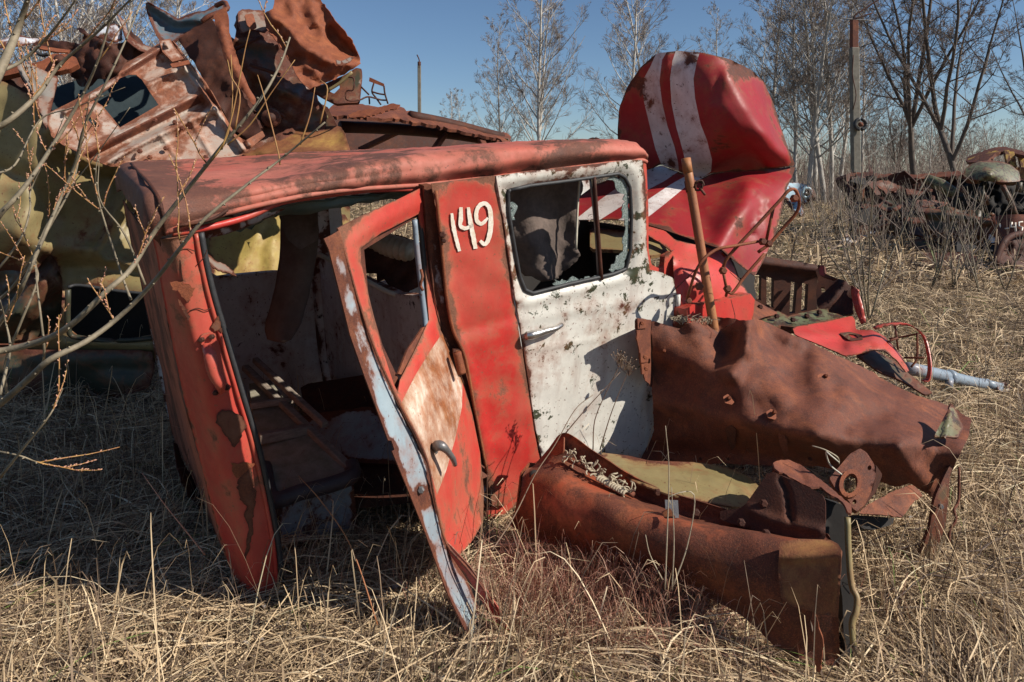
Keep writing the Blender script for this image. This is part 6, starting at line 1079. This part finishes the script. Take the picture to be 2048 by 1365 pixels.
# ---- dry weeds and stalks
def weed(name, lab, stalks, mat='stalk', heads=()):
    p0 = stalks[0][0]; o = thing(name, lab, 'dry plant', (float(P1(p0)[0]), float(p0[2]), max(0., float(P1(p0)[2]))))
    for s_, rr in [(s_, .0028) for s_ in stalks]: q = cr(np.array([P1(x) for x in s_]), 5); V, Fc = tube_geo(q, np.linspace(rr, rr*.5, len(q)), 5); mk('stalk', V, Fc, M[mat], o)
    if heads:
        mb = MB()
        for h in heads:
            c = P1(h)
            for k in range(14):
                s_ = np.array([rnd.gauss(0, .016), rnd.gauss(0, .012), abs(rnd.gauss(0.01, .012))]); mb.tube([c-np.array([0, 0, .03]), c+s_], .0009, 4, 0, False); e = c+s_; mb.tube([e-[0, 0, .003], e, e+[0, 0, .003]], [.001, .0038, .001], 6, 0, False)
        mb.build('seed_head', M['stalk'], o)
    return o
weed('umbel_weed', 'thin dark dry weed with a small seed umbel in front of the white door', [[(1186, 900, 2.85), (1190, 840, 2.84), (1215, 780, 2.83), (1243, 725, 2.82)], [(1200, 900, 2.86), (1225, 820, 2.84), (1258, 740, 2.83)], [(1130, 868, 2.82), (1175, 815, 2.82), (1240, 745, 2.82)]], heads=[(1243, 722, 2.82), (1258, 738, 2.83), (1250, 728, 2.83), (1236, 715, 2.82)])
weed('bramble_cane', 'long thin thorny cane rising diagonally across the beam end to the white door', [[(985, 1100, 2.35), (1030, 1030, 2.5), (1070, 950, 2.6), (1110, 890, 2.68), (1150, 820, 2.75), (1186, 790, 2.8)]])
weed('dry_weed', 'two pale bent straws standing before the clip on the beam', [[(1330, 1180, 2.2), (1335, 1050, 2.22), (1338, 940, 2.24), (1331, 852, 2.25)], [(1345, 1175, 2.25), (1375, 1090, 2.27), (1388, 990, 2.28), (1340, 993, 2.28), (1342, 1010, 2.28)], [(1344, 1180, 2.24), (1348, 1080, 2.25), (1343, 975, 2.27)], [(1325, 1160, 2.3), (1300, 1110, 2.3), (1291, 1070, 2.3)]], 'wire')
weed('dry_weed', 'tall orange brown dry stem leaning in front of the seat box', [[(755, 1250, 2.2), (720, 1140, 2.25), (690, 1070, 2.3), (640, 1000, 2.35), (597, 952, 2.4)]], 'orange')
weed('dry_weed', 'single reddish dry stem in the shaded grass left of the pillar', [[(410, 1110, 2.5), (370, 1060, 2.5), (330, 1010, 2.5), (284, 946, 2.52)]], 'bud')
weed('sapling', 'slender young shoot standing in the meadow before the far wrecks', [[(1752, 517, 11.2), (1756, 470, 11.2), (1752, 400, 11.2), (1762, 330, 11.2), (1758, 290, 11.2)]], 'twig_pale')
r2 = random.Random(33)
MSH = [(1735, 655, 6.9), (1738, 650, 7.1), (1748, 520, 12), (1860, 560, 9), (1905, 575, 9.2), (1960, 590, 8.8), (1800, 475, 14), (2010, 570, 9), (1880, 545, 10), (1775, 500, 13), (1830, 500, 13), (1940, 560, 9.6), (1675, 440, 17), (1650, 440, 18), (1690, 450, 16)]
for i, (px, py, d) in enumerate(MSH):
    H = r2.uniform(.9, 1.9)*(1.0 if d > 8 else .95); base = P(px, HY+2116/d, d); o = thing('meadow_shoot', ORD[sorted(m_[0] for m_ in MSH).index(px)]+' leafless shoot of the right meadow counted from the left', 'sapling', tuple(base), 'leafless shoots in the right meadow')
    mb = MB()
    for k in range(r2.choice([2, 3, 4])):
        d0 = np.array([r2.uniform(-.5, .5), r2.uniform(-.3, .3), 1.]); q = [base+0]; 
        for s_ in range(5): q.append(q[-1]+d0/np.linalg.norm(d0)*H/5); d0 = d0+np.array([r2.gauss(0, .12), r2.gauss(0, .1), .05])
        q = np.array(q); mb.tube(q, np.linspace(.010, .004, 6), 5, 0)
        for t in range(8):
            a = r2.randrange(1, 5); dd = np.array([r2.uniform(-1, 1), r2.uniform(-.5, .5), r2.uniform(.4, 1.2)]); mb.tube([q[a], q[a]+dd*H*.12, q[a]+dd*H*.2+[0, 0, .08]], [.005, .004, .0025], 4, 1, False)
    mb.build('stems', [M['shrub'], M['twig_pale']], o)
rt = MB()
for i in range(26):
    q = [np.array([r2.uniform(1.3, 2.1), r2.uniform(2.35, 2.9), .05])]; dv = np.array([r2.uniform(.3, 1), r2.uniform(-.4, .4), r2.uniform(.05, .4)])
    for k in range(5): q.append(q[-1]+dv*r2.uniform(.03, .07)); dv = dv+np.array([r2.gauss(0, .3), r2.gauss(0, .3), r2.gauss(-.02, .15)])
    rt.tube(np.array(q), np.linspace(.0028, .0012, 6), 4, 0, False)
tag(rt.build('dead_twigs', M['twig_dark']), 'dark tangled dead twigs lying on the straw at lower right', 'twigs', kind='stuff')
